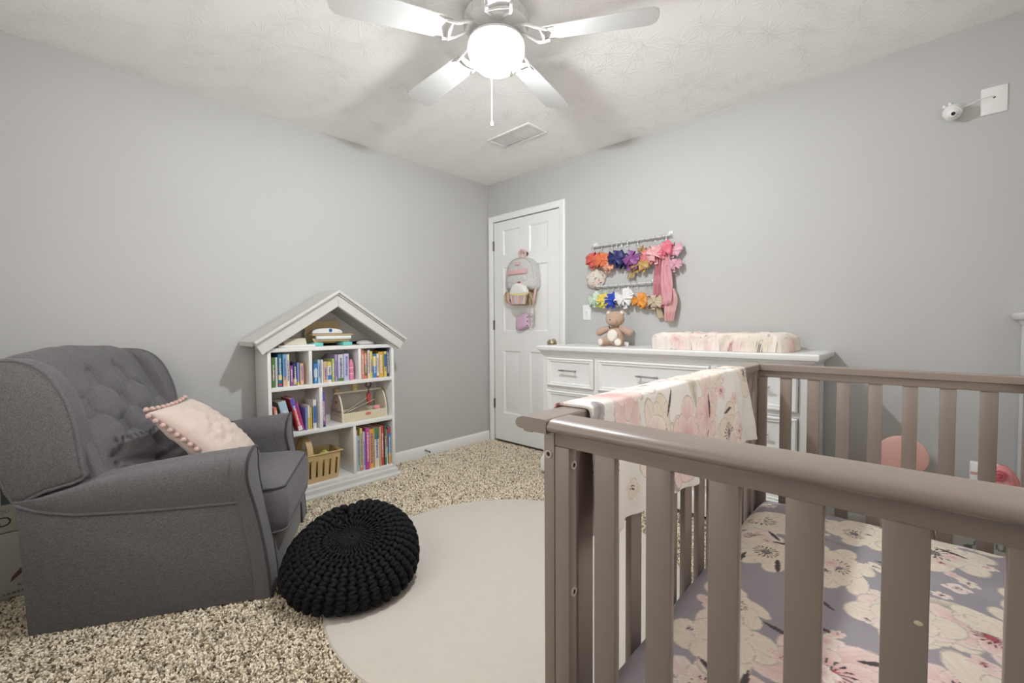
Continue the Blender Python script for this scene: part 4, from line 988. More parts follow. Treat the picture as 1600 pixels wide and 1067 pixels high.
# soft toys in the basket
for k, (y, c_, nm) in enumerate(((0.11, (0.50, 0.52, 0.12), 'yellow green'), (0.02, (0.58, 0.40, 0.06), 'mustard yellow'), (-0.09, (0.10, 0.12, 0.05), 'dark green'))):
    e = MB(); r = random.Random(k)
    rows = []
    for i in range(13):
        ph = PI * i / 12
        rows.append([((0.055 + r.uniform(-.006, .006)) * math.sin(ph) * math.cos(t), (0.045 + r.uniform(-.008, .008)) * math.sin(ph) * math.sin(t), 0.082 + 0.08 * math.cos(ph) + r.uniform(-.006, .006)) for t in np.linspace(0, 2 * PI, 17)[:-1]])
    e.grid(rows, False, True)
    tag(obj('crumpled_cloth', e, paint(c_, 0.8), loc=(0.13, -1.775 + y, Z3 + 0.014)), nm + ' crumpled cloth seen through the basket slots', 'cloth', 'cloths in the basket')
# ================================================================== DRESSER
DRX = (1.035, 2.66); DTOP = 0.954
dr = thing('dresser', 'long white dresser with panelled drawers and nickel bar pulls', 'dresser', (1.85, -0.23, 0))
FW = M['furn']
def dpart(name, mb, m=None, smooth=30, parent=None):
    for i, q in enumerate(mb.v): mb.v[i] = (q[0] - 1.85, q[1] + 0.23, q[2])
    return obj(name, mb, m or FW, parent or dr, smooth)
YF = -0.445
dpart('carcass', MB().box(DRX[0], DRX[1], YF + 0.012, -0.016, 0.06, 0.89))
ff = MB()
cols = [(1.075, 1.470), (1.500, 2.210), (2.240, 2.620)]; rows_ = [(0.665, 0.874), (0.430, 0.642), (0.200, 0.408)]
zs = [0.10] + [v for r in rows_[::-1] for v in r] + [0.89]
for k in range(0, len(zs), 2): ff.box(DRX[0], DRX[1], YF, YF + 0.012, zs[k], zs[k + 1])
xs = [DRX[0]] + [v for c in cols for v in c] + [DRX[1]]
for r in rows_:
    for k in range(0, len(xs), 2): ff.box(xs[k], xs[k + 1], YF, YF + 0.012, r[0], r[1])
dpart('face_frame', ff, smooth=0)
# moulded top
tp = [(0.0, 0.885), (0.006, 0.890), (0.010, 0.903), (0.022, 0.910), (0.026, 0.920), (0.040, 0.924), (0.044, 0.936), (0.044, 0.948), (0.038, 0.954)]
def ring_at(p): x0, x1, y0 = DRX[0] - p[0] * .6, DRX[1] + p[0], YF - p[0]; return [(x0, -0.004, p[1]), (x0, y0, p[1]), (x1, y0, p[1]), (x1, -0.004, p[1])]
t_ = MB().grid([ring_at(p) for p in tp], False, True); t_.add(ring_at(tp[-1]), [(0, 1, 2, 3)])
dpart('moulded_top', t_, smooth=25)
pl = [(0.020, 0.040), (0.020, 0.12), (0.012, 0.14), (0.004, 0.155), (0.0, 0.160)]
pb_ = MB().grid([ring_at((p[0] * 1.0, p[1])) for p in pl], False, True); dpart('plinth', pb_, smooth=25)
for x in (1.09, 1.5, 2.2, 2.6): dpart('foot', MB().rbox(x - .03, x + .03, YF + 0.02, YF + 0.08, 0.004, 0.06, 0.004), M['black'])
for (x0, x1) in cols:
    for (z0, z1) in rows_:
        d_ = MB(); g_ = 0.003
        R = lambda i, y: [(x0 + g_ + i, y, z0 + g_ + i), (x1 - g_ - i, y, z0 + g_ + i), (x1 - g_ - i, y, z1 - g_ - i), (x0 + g_ + i, y, z1 - g_ - i)]
        rings = [R(0, YF + .012), R(0, YF - 0.012), R(0.006, YF - 0.018), R(0.012, YF - 0.018), R(0.016, YF - 0.014), R(0.026, YF - 0.013), R(0.030, YF - 0.008), R(0.036, YF - 0.006)]
        d_.grid(rings, False, True); d_.add(R(0.036, YF - 0.006), [(0, 1, 2, 3)])
        dro = dpart('drawer', d_, smooth=20)
        xc = (x0 + x1) / 2; zc = (z0 + z1) / 2 + 0.017
        offs = (0,) if x1 - x0 < 0.5 else (0,)
        for o_ in offs:
            hp_ = MB().tube([(xc - 0.072 + o_, YF - 0.036, zc), (xc + 0.072 + o_, YF - 0.036, zc)], 0.005, 10)
            for s in (-1, 1):
                hp_.tube([(xc + s * 0.052 + o_, YF - 0.005, zc), (xc + s * 0.052 + o_, YF - 0.036, zc)], 0.0045, 8)
                hp_.ell((xc + s * 0.052, YF - 0.036, zc), (0.0075, 0.0075, 0.0075), 10, 6)
            dpart('bar_pull', hp_, M['metal'], 40, dro)

# ------------------------------------------------------------------ teddy bear
bf = mat('bear_plush', (0.48, 0.335, 0.255), 0.95, var=0.10, scale=140, bump=0.5, bscale=500, sheen=0.2, spec=0.1)
bw = mat('bear_cream', (0.74, 0.70, 0.63), 0.95, var=0.05, scale=100, bump=0.3, bscale=400, spec=0.1)
bear = thing('teddy_bear', 'light brown plush teddy bear sitting on the white dresser', 'teddy bear', (1.485, -0.20, DTOP), math.radians(3))
# local: faces -y
obj('body', MB().lathe([(0, 0.0), (0.040, 0.003), (0.060, 0.022), (0.066, 0.055), (0.058, 0.095), (0.040, 0.125), (0.022, 0.140), (0, 0.145)], 24, Matrix.Diagonal((1, 0.85, 1, 1))), bf, bear, 80)
hd = obj('head', MB().ell((0, -0.008, 0.188), (0.068, 0.056, 0.054), 24, 16), bf, bear, 80)
obj('muzzle', MB().ell((0, -0.050, 0.172), (0.040, 0.030, 0.030), 18, 12), bf, hd, 80)
obj('nose', MB().ell((0, -0.079, 0.184), (0.006, 0.004, 0.004), 10, 6), paint((0.10, 0.06, 0.06)), hd)
for s in (-1, 1):
    obj('eye', MB().ell((s * 0.022, -0.052, 0.203), (0.0035, 0.003, 0.0045), 10, 6), paint((0.03, 0.02, 0.02)), hd)
    er = obj('ear', MB().ell((s * 0.050, 0.0, 0.229), (0.020, 0.013, 0.020), 16, 10), bf, hd, 80)
    obj('inner_ear', MB().ell((s * 0.050, -0.009, 0.229), (0.013, 0.006, 0.013), 12, 8), bw, er, 80)
    obj('arm', MB().tube(catmull([(s * 0.040, -0.005, 0.122), (s * 0.075, -0.012, 0.112), (s * 0.105, -0.020, 0.098), (s * 0.128, -0.024, 0.088), (s * 0.137, -0.026, 0.083)], 4),
        [0.020, .021, .022, .023, .024, .0245, .025, .0255, .026, .0255, .025, .023, .021, .018, .013, .008, .002], 16), bf, bear, 80)
    lg = obj('leg', MB().tube(catmull([(s * 0.035, -0.02, 0.030), (s * 0.052, -0.055, 0.030), (s * 0.064, -0.088, 0.030), (s * 0.067, -0.098, 0.030)], 4), [.026, .028, .029, .030, .030, .030, .030, .030, .0295, .029, .027, .025, .022], 18), bf, bear, 80)
    ax = Vector((s * 0.30, -0.95, 0)).normalized()
    obj('foot_pad', MB().ell((s * 0.0665, -0.0975, 0.030), (0.022, 0.023, 0.005), 18, 8, ax.to_track_quat('Z', 'Y').to_matrix().to_4x4()), bw, lg, 80)
obj('belly_patch', MB().ell((0, -0.0475, 0.072), (0.040, 0.016, 0.043), 22, 12, Matrix.Rotation(-0.12, 4, 'X')), bw, bear, 80)
dm = MB()
r = random.Random(5)
for k in range(16):
    a_, q = r.uniform(0, 6.28), math.sqrt(r.random()) * .8
    dm.ell((0.038 * q * math.cos(a_), -0.0475 - 0.016 * math.sqrt(max(0, 1 - q * q)) - 0.000, 0.072 + 0.041 * q * math.sin(a_)), (0.0016, 0.001, 0.0022), 6, 4)
obj('belly_dots', dm, paint((0.42, 0.40, 0.40)), bear)
obj('sewn_tag', MB().rbox(0.055, 0.088, 0.012, 0.0135, 0.016, 0.042, 0.0006, 1, Matrix.Rotation(0.2, 4, 'Y')), M['plastic'], bear)

# ------------------------------------------------------------------ changing pad
def pad():
    o = thing('changing_pad', 'pale pink floral changing pad lying on the dresser', 'changing pad', (2.20, -0.255, DTOP))
    nu, nv = 240, 190
    u = np.linspace(-1, 1, nu); v = np.linspace(-1, 1, nv)
    U, V_ = np.meshgrid(u, v, indexing='ij')
    # unrolled: v covers near side wall, top, far side wall
    hx, hy, hh = 0.372, 0.185, 0.098
    sup = 5.0
    r_ = (np.abs(U) ** sup + np.abs(V_) ** sup) ** (1 / sup)
    m_ = np.maximum(np.abs(U), np.abs(V_))
    k = np.where(r_ > 1e-6, m_ / np.maximum(r_, 1e-6), 1)
    flat = 0.84
    t = np.clip((m_ - flat) / (1 - flat), 0, 1)
    X_ = U * k; Y_ = V_ * k
    spread = np.where(m_ > flat, (flat + (1 - flat) * np.sin(t * np.pi / 2) * 0.9) / np.maximum(m_, 1e-6), 1.0)
    X_ = X_ * spread * hx * 1.02; Y_ = Y_ * spread * hy * 1.02
    bowl = 0.022 * (1 - np.clip(np.abs(V_) / 0.8, 0, 1) ** 2) * (1 - np.clip(np.abs(U), 0, 1) ** 8)
    Z_ = hh * (1 - (1 - np.sqrt(np.clip(1 - t ** 2.2, 0, 1)))) - bowl
    Z_ = np.where(t >= 1, 0.0008, np.maximum(Z_, 0.001))
    w_ = 0.013 * (noise2(U * 6, V_ * 5, 1.4, 21) - .5) + 0.006 * (noise2(U * 9, V_ * 9, 1.5, 22) - .5)
    X_ += w_ * (t > 0.05) * np.sign(U) * .6; Y_ += w_ * (t > 0.05) * 1.5; Z_ = np.where(t < 1, Z_ + w_ * 0.8, Z_)
    cols_ = floral((U * hx + np.sign(U) * t * 0.09 * (np.abs(U) >= np.abs(V_)) + 0.48).ravel(), (V_ * hy + np.sign(V_) * t * 0.10 * (np.abs(V_) > np.abs(U)) + 0.30).ravel(), 14, (0.74, 0.67, 0.62), 0.065, 60, 30, (0, 0), (0.95, 0.6), 0.6, 0.4, 0.82, 0.4)
    cols_ = cols_ * 0.85 + np.array((0.70, 0.645, 0.60)) * 0.15
    me = np_mesh('pad_cover', np.stack([X_, Y_, Z_], -1).reshape(-1, 3), grid_faces(nu, nv), attr_mat('pad_print', 0.85, bump=0.15), cols_)
    link('pad_cover', me, o)
    obj('pad_core', MB().rbox(-hx * .9, hx * .9, -hy * .86, hy * .86, 0.001, 0.05, 0.02), bw, o)
pad()
tag(obj('fabric_scrap', MB().grid([[(0.012 * i, 0.006 * math.sin(i), 0.004 * math.sin(i * 1.7)), (0.012 * i, 0.010 + 0.006 * math.sin(i), 0.003 * math.sin(i * 1.7 + 1))] for i in range(4)]), paint((0.10, 0.11, 0.14)), loc=(1.99, -0.468, DTOP + 0.0045)), 'tiny dark scrap on the front edge of the dresser top', 'scrap')

# ================================================================== HAIR BOW RACKS
def rack(name, label, x0, x1, z, nh):
    t = thing(name, label, 'rack', ((x0 + x1) / 2, 0, z)); c = (x0 + x1) / 2
    rodm = paint((0.62, 0.62, 0.60), 0.4)
    obj('rod', MB().tube([(x0 - c, -0.030, 0), (x1 - c, -0.030, 0)], 0.0065, 12), rodm, t)
    for x in (x0 + 0.03, x1 - 0.012):
        br = MB().tube([(x - c, -0.0006, 0.012), (x - c, -0.022, 0.010), (x - c, -0.032, 0.0)], 0.005, 8)
        br.ell((x - c, -0.028, 0.012), (0.008, 0.008, 0.012), 10, 8); br.rbox(x - c - 0.010, x - c + 0.010, -0.004, -0.0006, -0.010, 0.032, 0.002)
        obj('bracket', br, M['plastic'], t)
    hk = MB().tube([(0, -0.030 + 0.0105 * math.sin(a), -0.004 + 0.013 * math.cos(a)) for a in np.linspace(0.3, 2 * PI + .0, 16)] + [(0, -0.0335, -0.03), (0, -0.036, -0.042), (0, -0.045, -0.045)], 0.0016, 6).mesh('hook', M['metal'], 60)
    for k in range(nh): link('hook', hk, t, (x0 - c + (k + 0.5) * (x1 - x0) / nh, 0, 0), (0, 0, rnd.uniform(-.5, .5)))
rack('bow_rack', 'upper white rod of hair bows on the wall', 1.175, 1.805, 1.702, 15)
rack('bow_rack', 'lower white rod of hair bows on the wall', 1.200, 1.690, 1.394, 10)
def ribbon_loop(L, W, ang, tiltz, puff, m):
    """a folded ribbon loop leaving the knot at angle ang in the wall plane"""
    rows = []; n = 14
    for i in range(n):
        t = i / (n - 1)
        r_ = L * math.sin(PI * t) ** 0.8; d = puff * math.cos(PI * t)
        wv = W * (0.35 + 0.65 * math.sin(PI * t))
        rows.append((r_, d, wv))
    ca, sa = math.cos(ang), math.sin(ang)
    g = []
    for (r_, d, wv) in rows:
        line = []
        for s in (-1, -0.5, 0, 0.5, 1):
            px, pz = r_, s * wv / 2
            dd = d - 0.10 * wv * (s * s) + tiltz * r_ * 0.3
            line.append((px * ca - pz * sa, -0.012 + dd, px * sa + pz * ca))
        g.append(line)
    m.grid(g)
def bow(label, col, x, z, size, depth=0.045, loops=6, tails=1, seed=1, cat='hair bow', tail_len=0.6, col2=None, rough=0.45, aspect=0.8):
    r = random.Random(seed * 13 + 5)
    o = thing('hair_bow', label, cat, (x, -depth, z), 0, 'hair bows on the wall rods')
    mt_ = mat('ribbon_%d' % len(bpy.data.materials), col, rough, var=0.14, scale=40, sheen=0.1)
    m = MB()
    for k in range(loops):
        side = 0 if k % 2 == 0 else PI
        ang = side + r.uniform(-.75, .75) + (0.25 if k > 3 else 0)
        ribbon_loop(size * r.uniform(.42, .62), size * r.uniform(.42, .62), ang, r.uniform(-.6, .3), size * r.uniform(.10, .18), m)
    for k in range(2):
        ribbon_loop(size * .42, size * .5, (PI / 2 if k else -PI / 2) + r.uniform(-.5, .5), -0.4, size * .12, m)
    obj('ribbon_loops', m, mt_, o, 70)
    for k in range(tails):
        a = -PI / 2 + (k - (tails - 1) / 2) * 0.7 + r.uniform(-.2, .2); L = size * tail_len; w_ = size * 0.30
        tm_ = MB(); g = []
        for i in range(8):
            t = i / 7; g.append([(math.cos(a) * L * t - math.sin(a) * s * w_ * (0.5 + .3 * t), -0.004 + 0.010 * math.sin(5 * t + s), math.sin(a) * L * t + math.cos(a) * s * w_ * (0.5 + .3 * t)) for s in (-.5, 0, .5)])
        tm_.grid(g); obj('ribbon_tail', tm_, paint(col2, 0.5) if col2 else mt_, o, 70)
    obj('knot', MB().ell((0, -0.022, 0), (size * .13, 0.014, size * .15), 14, 10), paint(col2, 0.5) if (col2 and not tails) else mt_, o, 70)
    return o
bow('coral red hair bow at the left end of the upper rod', (0.60, 0.10, 0.075), 1.216, 1.597, 0.125, seed=1, loops=8)
bow('bright orange hair bow second on the upper rod', (0.68, 0.16, 0.06), 1.300, 1.590, 0.115, 0.050, seed=2, loops=8)
bow('peach hair bow hanging below the bright orange one', (0.68, 0.31, 0.21), 1.341, 1.543, 0.095, 0.045, seed=3, tails=2)
bow('navy blue hair bow on the upper rod', (0.014, 0.018, 0.11), 1.418, 1.588, 0.125, 0.055, seed=4, loops=8)
bow('shiny dark navy hair bow squeezed behind the purple one', (0.016, 0.022, 0.09), 1.470, 1.566, 0.105, 0.035, seed=5, rough=0.25)
bow('purple hair bow on the upper rod', (0.24, 0.07, 0.25), 1.532, 1.576, 0.120, 0.058, seed=6, tails=2, tail_len=0.75)
bow('mustard gold hair bow on the upper rod', (0.46, 0.28, 0.09), 1.598, 1.530, 0.115, 0.040, seed=7, tails=2)
bow('small ochre hair bow clipped right under the upper rod', (0.40, 0.26, 0.10), 1.606, 1.630, 0.060, 0.035, seed=8, loops=4, tails=0)
bow('coral pink hair bow beside the mustard one', (0.66, 0.19, 0.19), 1.652, 1.570, 0.115, 0.045, seed=9)
bow('light pink satin hair bow on the upper rod', (0.72, 0.36, 0.37), 1.708, 1.582, 0.120, 0.058, seed=10, loops=8)
bow('rose pink hair bow at the right end of the upper rod', (0.66, 0.14, 0.20), 1.775, 1.606, 0.105, 0.060, seed=11)
bow('pale mauve pink hair bow highest at the right end', (0.68, 0.37, 0.45), 1.832, 1.600, 0.095, 0.040, seed=12)
bow('mauve pink hair bow hanging low at the right end', (0.62, 0.32, 0.40), 1.842, 1.500, 0.085, 0.038, seed=13)
bow('mint green hair bow at the left end of the lower rod', (0.55, 0.68, 0.55), 1.228, 1.297, 0.105, 0.045, seed=14, loops=7)
bow('lime green hair bow peeking below the mint one', (0.36, 0.45, 0.08), 1.262, 1.262, 0.075, 0.035, seed=15, tails=0)
bow('yellow hair bow on the lower rod', (0.74, 0.58, 0.12), 1.302, 1.288, 0.105, 0.050, seed=16, loops=8)
bow('royal blue hair bow on the lower rod', (0.012, 0.05, 0.42), 1.370, 1.284, 0.112, 0.052, seed=17, loops=7, tails=2)
bow('small brown and white hair bow on the lower rod', (0.10, 0.05, 0.03), 1.424, 1.272, 0.062, 0.050, seed=18, col2=(0.7, 0.66, 0.6), tails=1)
bow('large white hair bow on the lower rod', (0.78, 0.77, 0.75), 1.480, 1.298, 0.135, 0.050, seed=19, loops=10)
bow('orange hair bow on the right half of the lower rod', (0.70, 0.27, 0.04), 1.598, 1.278, 0.105, 0.048, seed=20, loops=7)
bow('caramel brown hair bow on the lower rod', (0.32, 0.16, 0.07), 1.648, 1.260, 0.090, 0.042, seed=21, tails=2)
bow('beige hair bow at the right end of the lower rod', (0.52, 0.42, 0.30), 1.705, 1.262, 0.098, 0.050, seed=22, tails=1)
def strip(name, label, cat, pts, widths, col, depth, folds=2.0, group='headbands on the wall rods', cols=None, thick=0.008):
    g = []; P = [np.array(p) for p in catmull(pts, 8)]; n = len(P); W = np.interp(np.linspace(0, 1, n), np.linspace(0, 1, len(widths)), widths)
    for i, p in enumerate(P):
        line = []
        for s in np.linspace(-1, 1, 13):
            line.append((p[0] + s * W[i] / 2, -depth - thick * math.cos(folds * PI * s + i * 0.15) * (0.4 + 0.6 * min(1, W[i] / .06)), p[1]))
        g.append(line)
    mb = MB().grid(g)
    o = obj(name, mb, mat('cloth_%d' % len(bpy.data.materials), col, 0.6, var=0.10, scale=25, bump=0.2, bscale=120), smooth=80)
    me = o.modifiers.new('thick', 'SOLIDIFY'); me.thickness = 0.0025; me.offset = 0
    return tag(o, label, cat, group)
strip('headwrap', 'dusty rose headwrap hanging long at the right of the rods', 'headband', [(1.752, 1.620), (1.742, 1.52), (1.738, 1.40), (1.735, 1.30), (1.748, 1.215)], [0.03, 0.075, 0.085, 0.08, 0.05], (0.50, 0.19, 0.22), 0.052, 3)
strip('headwrap', 'light pink headwrap hanging long beside the dusty rose one', 'headband', [(1.790, 1.620), (1.788, 1.50), (1.792, 1.38), (1.790, 1.27), (1.780, 1.235)], [0.03, 0.06, 0.075, 0.07, 0.05], (0.66, 0.33, 0.38), 0.062, 2.5)
strip('headwrap', 'pale rose knotted headband lowest at the right', 'headband', [(1.812, 1.34), (1.818, 1.27), (1.812, 1.20), (1.806, 1.12)], [0.05, 0.085, 0.08, 0.055], (0.62, 0.36, 0.36), 0.050, 3)
strip('headwrap', 'tan headband looped below the purple bow', 'headband', [(1.522, 1.54), (1.522, 1.49), (1.512, 1.435)], [0.04, 0.055, 0.065], (0.44, 0.32, 0.17), 0.034, 1.5)
strip('headwrap', 'beige headband hanging below the beige bow', 'headband', [(1.700, 1.25), (1.722, 1.20), (1.742, 1.145)], [0.04, 0.05, 0.055], (0.50, 0.40, 0.27), 0.036, 1.5)
# floral cap
cap = thing('baby_bonnet', 'white floral print baby bonnet hanging under the coral bow', 'bonnet', (1.205, -0.012, 1.455))
nu, nv = 60, 40
U, V_ = np.meshgrid(np.linspace(0, 2 * PI, nu), np.linspace(0, 1, nv), indexing='ij')
rr_ = V_ ** 0.9
wob = 1 + 0.05 * np.sin(5 * U + 1) + 0.03 * np.sin(9 * U)
X_ = 0.085 * rr_ * np.cos(U) * wob; Z_ = 0.080 * rr_ * np.sin(U) * wob; Y_ = -0.045 * (1 - V_ ** 3) - 0.004 * np.sin(7 * U) * V_
cl = floral((X_ + .1).ravel() * 1, (Z_ + .1).ravel() * 1, 31, (0.62, 0.60, 0.52), 0.020, 34, 60, (0, 0), (0.2, 0.2), 0.6)
link('bonnet_cloth', np_mesh('bonnet_cloth', np.stack([X_, Y_, Z_], -1).reshape(-1, 3), grid_faces(nu, nv), attr_mat('bonnet_print', 0.8, bump=0.2), cl), cap)

# ================================================================== BAGS ON THE DOOR
hook = thing('door_hook', 'small brown hook on the door above the backpack', 'hook', (0.487, 0.004, 1.735))
obj('hook_plate', MB().lathe([(0, 0.004), (0.016, 0.003), (0.018, 0.0004)], 20, Matrix.Rotation(PI / 2, 4, 'X')), paint((0.20, 0.09, 0.08)), hook)
obj('hook_arm', MB().tube([(0, -0.003, 0), (0, -0.03, -0.008), (0, -0.045, 0.004)], 0.004, 8), paint((0.20, 0.09, 0.08)), hook)
bp_ = thing('kids_backpack', 'small grey and pink print backpack hanging on the door', 'backpack', (0.468, 0.0, 1.42))
gm_ = mat('backpack_grey', (0.56, 0.555, 0.54), 0.75, var=0.25, scale=55); pk = mat('backpack_pink', (0.66, 0.43, 0.42), 0.7, var=0.08)
def pillow_prism(poly, y0, depth, m=MB):
    """puffed body from an outline in (x,z)"""
    c = np.mean(poly, 0); P = [np.array(q) for q in poly]; rings = []
    for k, d in ((1.0, 0.0), (1.0, -depth * .45), (0.94, -depth * .8), (0.78, -depth * .96), (0.4, -depth), (0.0, -depth)):
        rings.append([((q[0] - c[0]) * k + c[0], y0 + d, (q[1] - c[1]) * k + c[1]) for q in P])
    return MB().grid(rings, False, True)
bpo = catmull([(-0.165, 0.0), (-0.172, 0.10), (-0.150, 0.20), (-0.09, 0.262), (0.0, 0.280), (0.09, 0.262), (0.150, 0.20), (0.172, 0.10), (0.165, 0.0), (0.08, -0.012), (-0.08, -0.012)], 4, True)
obj('bag_body', pillow_prism(bpo, 0.003, 0.10), gm_, bp_, 60)
pko = catmull([(-0.11, 0.012), (-0.12, 0.07), (-0.10, 0.112), (0.0, 0.122), (0.10, 0.112), (0.12, 0.07), (0.11, 0.012), (0, 0.004)], 4, True)
pkt = obj('front_pocket', pillow_prism(pko, -0.085, 0.035), gm_, bp_, 60)
obj('pocket_flap', pillow_prism([(-0.118, 0.062), (-0.11, 0.108), (0, 0.12), (0.11, 0.108), (0.118, 0.062), (0.05, 0.052), (0, 0.03), (-0.05, 0.052)], -0.098, 0.026), gm_, pkt, 60)
obj('pink_band', MB().rbox(-0.112, 0.112, -0.112, -0.09, 0.128, 0.172, 0.008), pk, bp_)
obj('name_patch', MB().rbox(-0.03, 0.03, -0.106, -0.09, 0.205, 0.235, 0.005), pk, bp_)
obj('top_loop', MB().tube(catmull([(-0.025, -0.03, 0.275), (-0.03, -0.04, 0.32), (0.0, -0.042, 0.343), (0.035, -0.04, 0.325), (0.03, -0.03, 0.275)], 5), 0.011, 8), pk, bp_)
obj('zip', MB().tube([((q[0]) * .93, -0.078, q[1] * .93 + .012) for q in bpo[:30]], 0.003, 6), paint((0.5, 0.42, 0.36)), bp_)
for s in (-1, 1): obj('strap', MB().tube(catmull([(s * 0.15, -0.03, 0.02), (s * 0.16, -0.055, -0.04), (s * 0.145, -0.055, -0.11), (s * 0.11, -0.03, -0.13)], 5), 0.010, 8), pk, bp_)
# gold tote behind
gb = thing('gold_bag', 'small gold bag hanging on the door behind the cupcake purse', 'bag', (0.425, 0.0, 1.30))
gold = mat('bag_gold', (0.42, 0.31, 0.15), 0.5, var=0.15, scale=30)
obj('bag_body', pillow_prism(catmull([(-0.17, 0.02), (-0.17, 0.10), (-0.11, 0.125), (0.0, 0.125), (0.11, 0.12), (0.15, 0.06), (0.12, -0.015), (-0.08, -0.01)], 4, True), 0.003, 0.055), gold, gb, 60)
for k in range(3): obj('rim_ring', MB().tube([(-0.128 + (0.036 - .011 * k) * math.cos(t), -0.058 + .004 * k, 0.055 + (0.05 - .014 * k) * math.sin(t)) for t in np.linspace(0, 2 * PI, 25)[:-1]], 0.004, 6, True), paint((0.60, 0.48, 0.28)), gb)
# cupcake purse
cp = thing('cupcake_purse', 'cupcake-shaped kids purse with pleated metallic cup on the door', 'purse', (0.502, -0.11, 1.285))
obj('icing', pillow_prism(catmull([(-0.088, 0.09), (-0.080, 0.135), (-0.045, 0.172), (0.0, 0.182), (0.050, 0.172), (0.088, 0.135), (0.100, 0.09), (0.0, 0.075)], 4, True), 0.0, 0.045), paint((0.74, 0.72, 0.68), 0.6), cp, 60)
obj('frosting_band', MB().tube(catmull([(-0.092, -0.02, 0.100), (-0.045, -0.032, 0.084), (0.0, -0.036, 0.078), (0.050, -0.032, 0.078), (0.100, -0.02, 0.086)], 5), 0.015, 10), paint((0.68, 0.60, 0.28), 0.6), cp)
pc = [(0.55, 0.42, 0.50), (0.62, 0.36, 0.22), (0.45, 0.40, 0.55), (0.66, 0.5, 0.4)]
for k in range(8):
    x0_, x1_ = -0.086 + k * 0.0225, -0.086 + (k + 1) * 0.0225; q = 0.76
    pm_ = MB().tube([((x0_ + x1_) / 2 * q + .002, -0.022 - 0.014 * math.cos((k - 3.5) / 4 * PI / 2), 0.0), ((x0_ + x1_) / 2, -0.026 - 0.014 * math.cos((k - 3.5) / 4 * PI / 2), 0.075)], 0.0118, 10)
    obj('pleat', pm_, paint(pc[k % 4], 0.25), cp)
obj('cup_back', pillow_prism([(-0.066, 0.0), (-0.086, 0.08), (0.092, 0.08), (0.070, 0.0)], 0.0, 0.03), paint((0.45, 0.35, 0.3), 0.4), cp, 60)
obj('cherry', MB().ell((0.012, -0.022, 0.186), (0.017, 0.012, 0.010), 12, 8), paint((0.42, 0.08, 0.03), 0.4), cp)
obj('shoulder_strap', MB().tube(catmull([(0.10, -0.01, 0.11), (0.115, 0.03, 0.05), (0.118, 0.05, -0.04), (0.105, 0.06, -0.12), (0.08, 0.07, -0.16)], 6), 0.004, 6), paint((0.55, 0.45, 0.38), 0.5), cp)
# lilac pouch
lp = thing('lilac_pouch', 'small lilac square pouch hanging lowest on the door', 'pouch', (0.470, -0.015, 1.06), 0)
lil = mat('pouch_lilac', (0.62, 0.43, 0.56), 0.6, var=0.05)
obj('pouch_body', pillow_prism(catmull([(-0.088, 0.028), (-0.082, 0.10), (-0.078, 0.112), (0.0, 0.148), (0.042, 0.148), (0.056, 0.132), (0.062, 0.045), (0.052, 0.03), (-0.03, 0.0), (-0.07, 0.0), (-0.084, 0.012)], 2, True), 0.016, 0.05), lil, lp, 60)
for k in range(3): obj('stitch', MB().ell((0.058, -0.026, 0.045 + 0.035 * k), (0.007, 0.006, 0.005), 8, 6), paint((0.16, 0.10, 0.09)), lp)
obj('bead_loop', MB().tube([(0.085 + 0.036 * math.cos(t), -0.012, 0.085 + 0.062 * math.sin(t)) for t in np.linspace(0, 2 * PI, 25)[:-1]], 0.0055, 8, True), paint((0.56, 0.54, 0.50), 0.4), lp)
obj('strap', MB().tube([(0.062, -0.012, 0.14), (0.085, -0.02, 0.22), (0.09, -0.03, 0.30)], 0.005, 8), paint((0.60, 0.44, 0.40)), lp)

# ================================================================== CRIB
XL, XR, YN, YFA, CT = 2.515, 3.353, -2.268, -0.785, 0.926
CO = ((XL + XR) / 2, (YN + YFA) / 2); CR = math.radians(0.7)
crib = thing('baby_crib', 'taupe grey wooden baby crib with vertical slats', 'crib', (CO[0], CO[1], 0), CR)
def crib_w(x, y): c, s_ = math.cos(CR), math.sin(CR); return (CO[0] + (x - CO[0]) * c - (y - CO[1]) * s_, CO[1] + (x - CO[0]) * s_ + (y - CO[1]) * c)
def kp(name, mb, m=None, smooth=35, parent=None):
    for i, q in enumerate(mb.v): mb.v[i] = (q[0] - CO[0], q[1] - CO[1], q[2])
    return obj(name, mb, m or M['crib'], parent or crib, smooth)
# posts of the long side panels
for x0 in (XL, XR - 0.025):
    for y0 in (YN, YFA - 0.062): kp('post', MB().rbox(x0, x0 + 0.025, y0, y0 + 0.062, 0.013, 0.9003, 0.003))
# end posts that belong to the short panels
for y0 in (YN, YFA - 0.025):
    for x0 in (XL + 0.0255, XR - 0.0255 - 0.033): kp('end_post', MB().rbox(x0, x0 + 0.033, y0, y0 + 0.025, 0.10, 0.8705, 0.003))
# caps with a rounded outer nose
def cap(axis, a0, a1, outer, inner, lim=0.0395):
    """outer / inner: coordinate of the outer and inner edge across the cap"""
    s = 1 if inner > outer else -1; w_ = abs(inner - outer)
    nose = catmull([(0.028, 0.8985), (0.022, 0.8995), (0.019, 0.9025), (0.010, 0.9032), (0.003, 0.9065), (0.0, 0.9125), (0.003, 0.919), (0.010, 0.9235), (0.020, CT)], 4)
    pr = nose + [(w_ - 0.003, CT), (w_, CT - 0.003), (w_, 0.9005), (lim, 0.9005), (lim, 0.8985)]
    pts = [(outer + s * p[0], p[1]) for p in pr]
    return MB().prism(pts, a0, a1, axis)
kp('top_cap', cap('y', YN - 0.036, YFA + 0.036, XL - 0.040, XL + 0.034), smooth=40)
kp('top_cap', cap('y', YN - 0.036, YFA + 0.036, XR + 0.040, XR - 0.034), smooth=40)
kp('top_cap', cap('x', XL + 0.0355, XR - 0.0355, YN - 0.036, YN + 0.034, 0.0355), smooth=40)
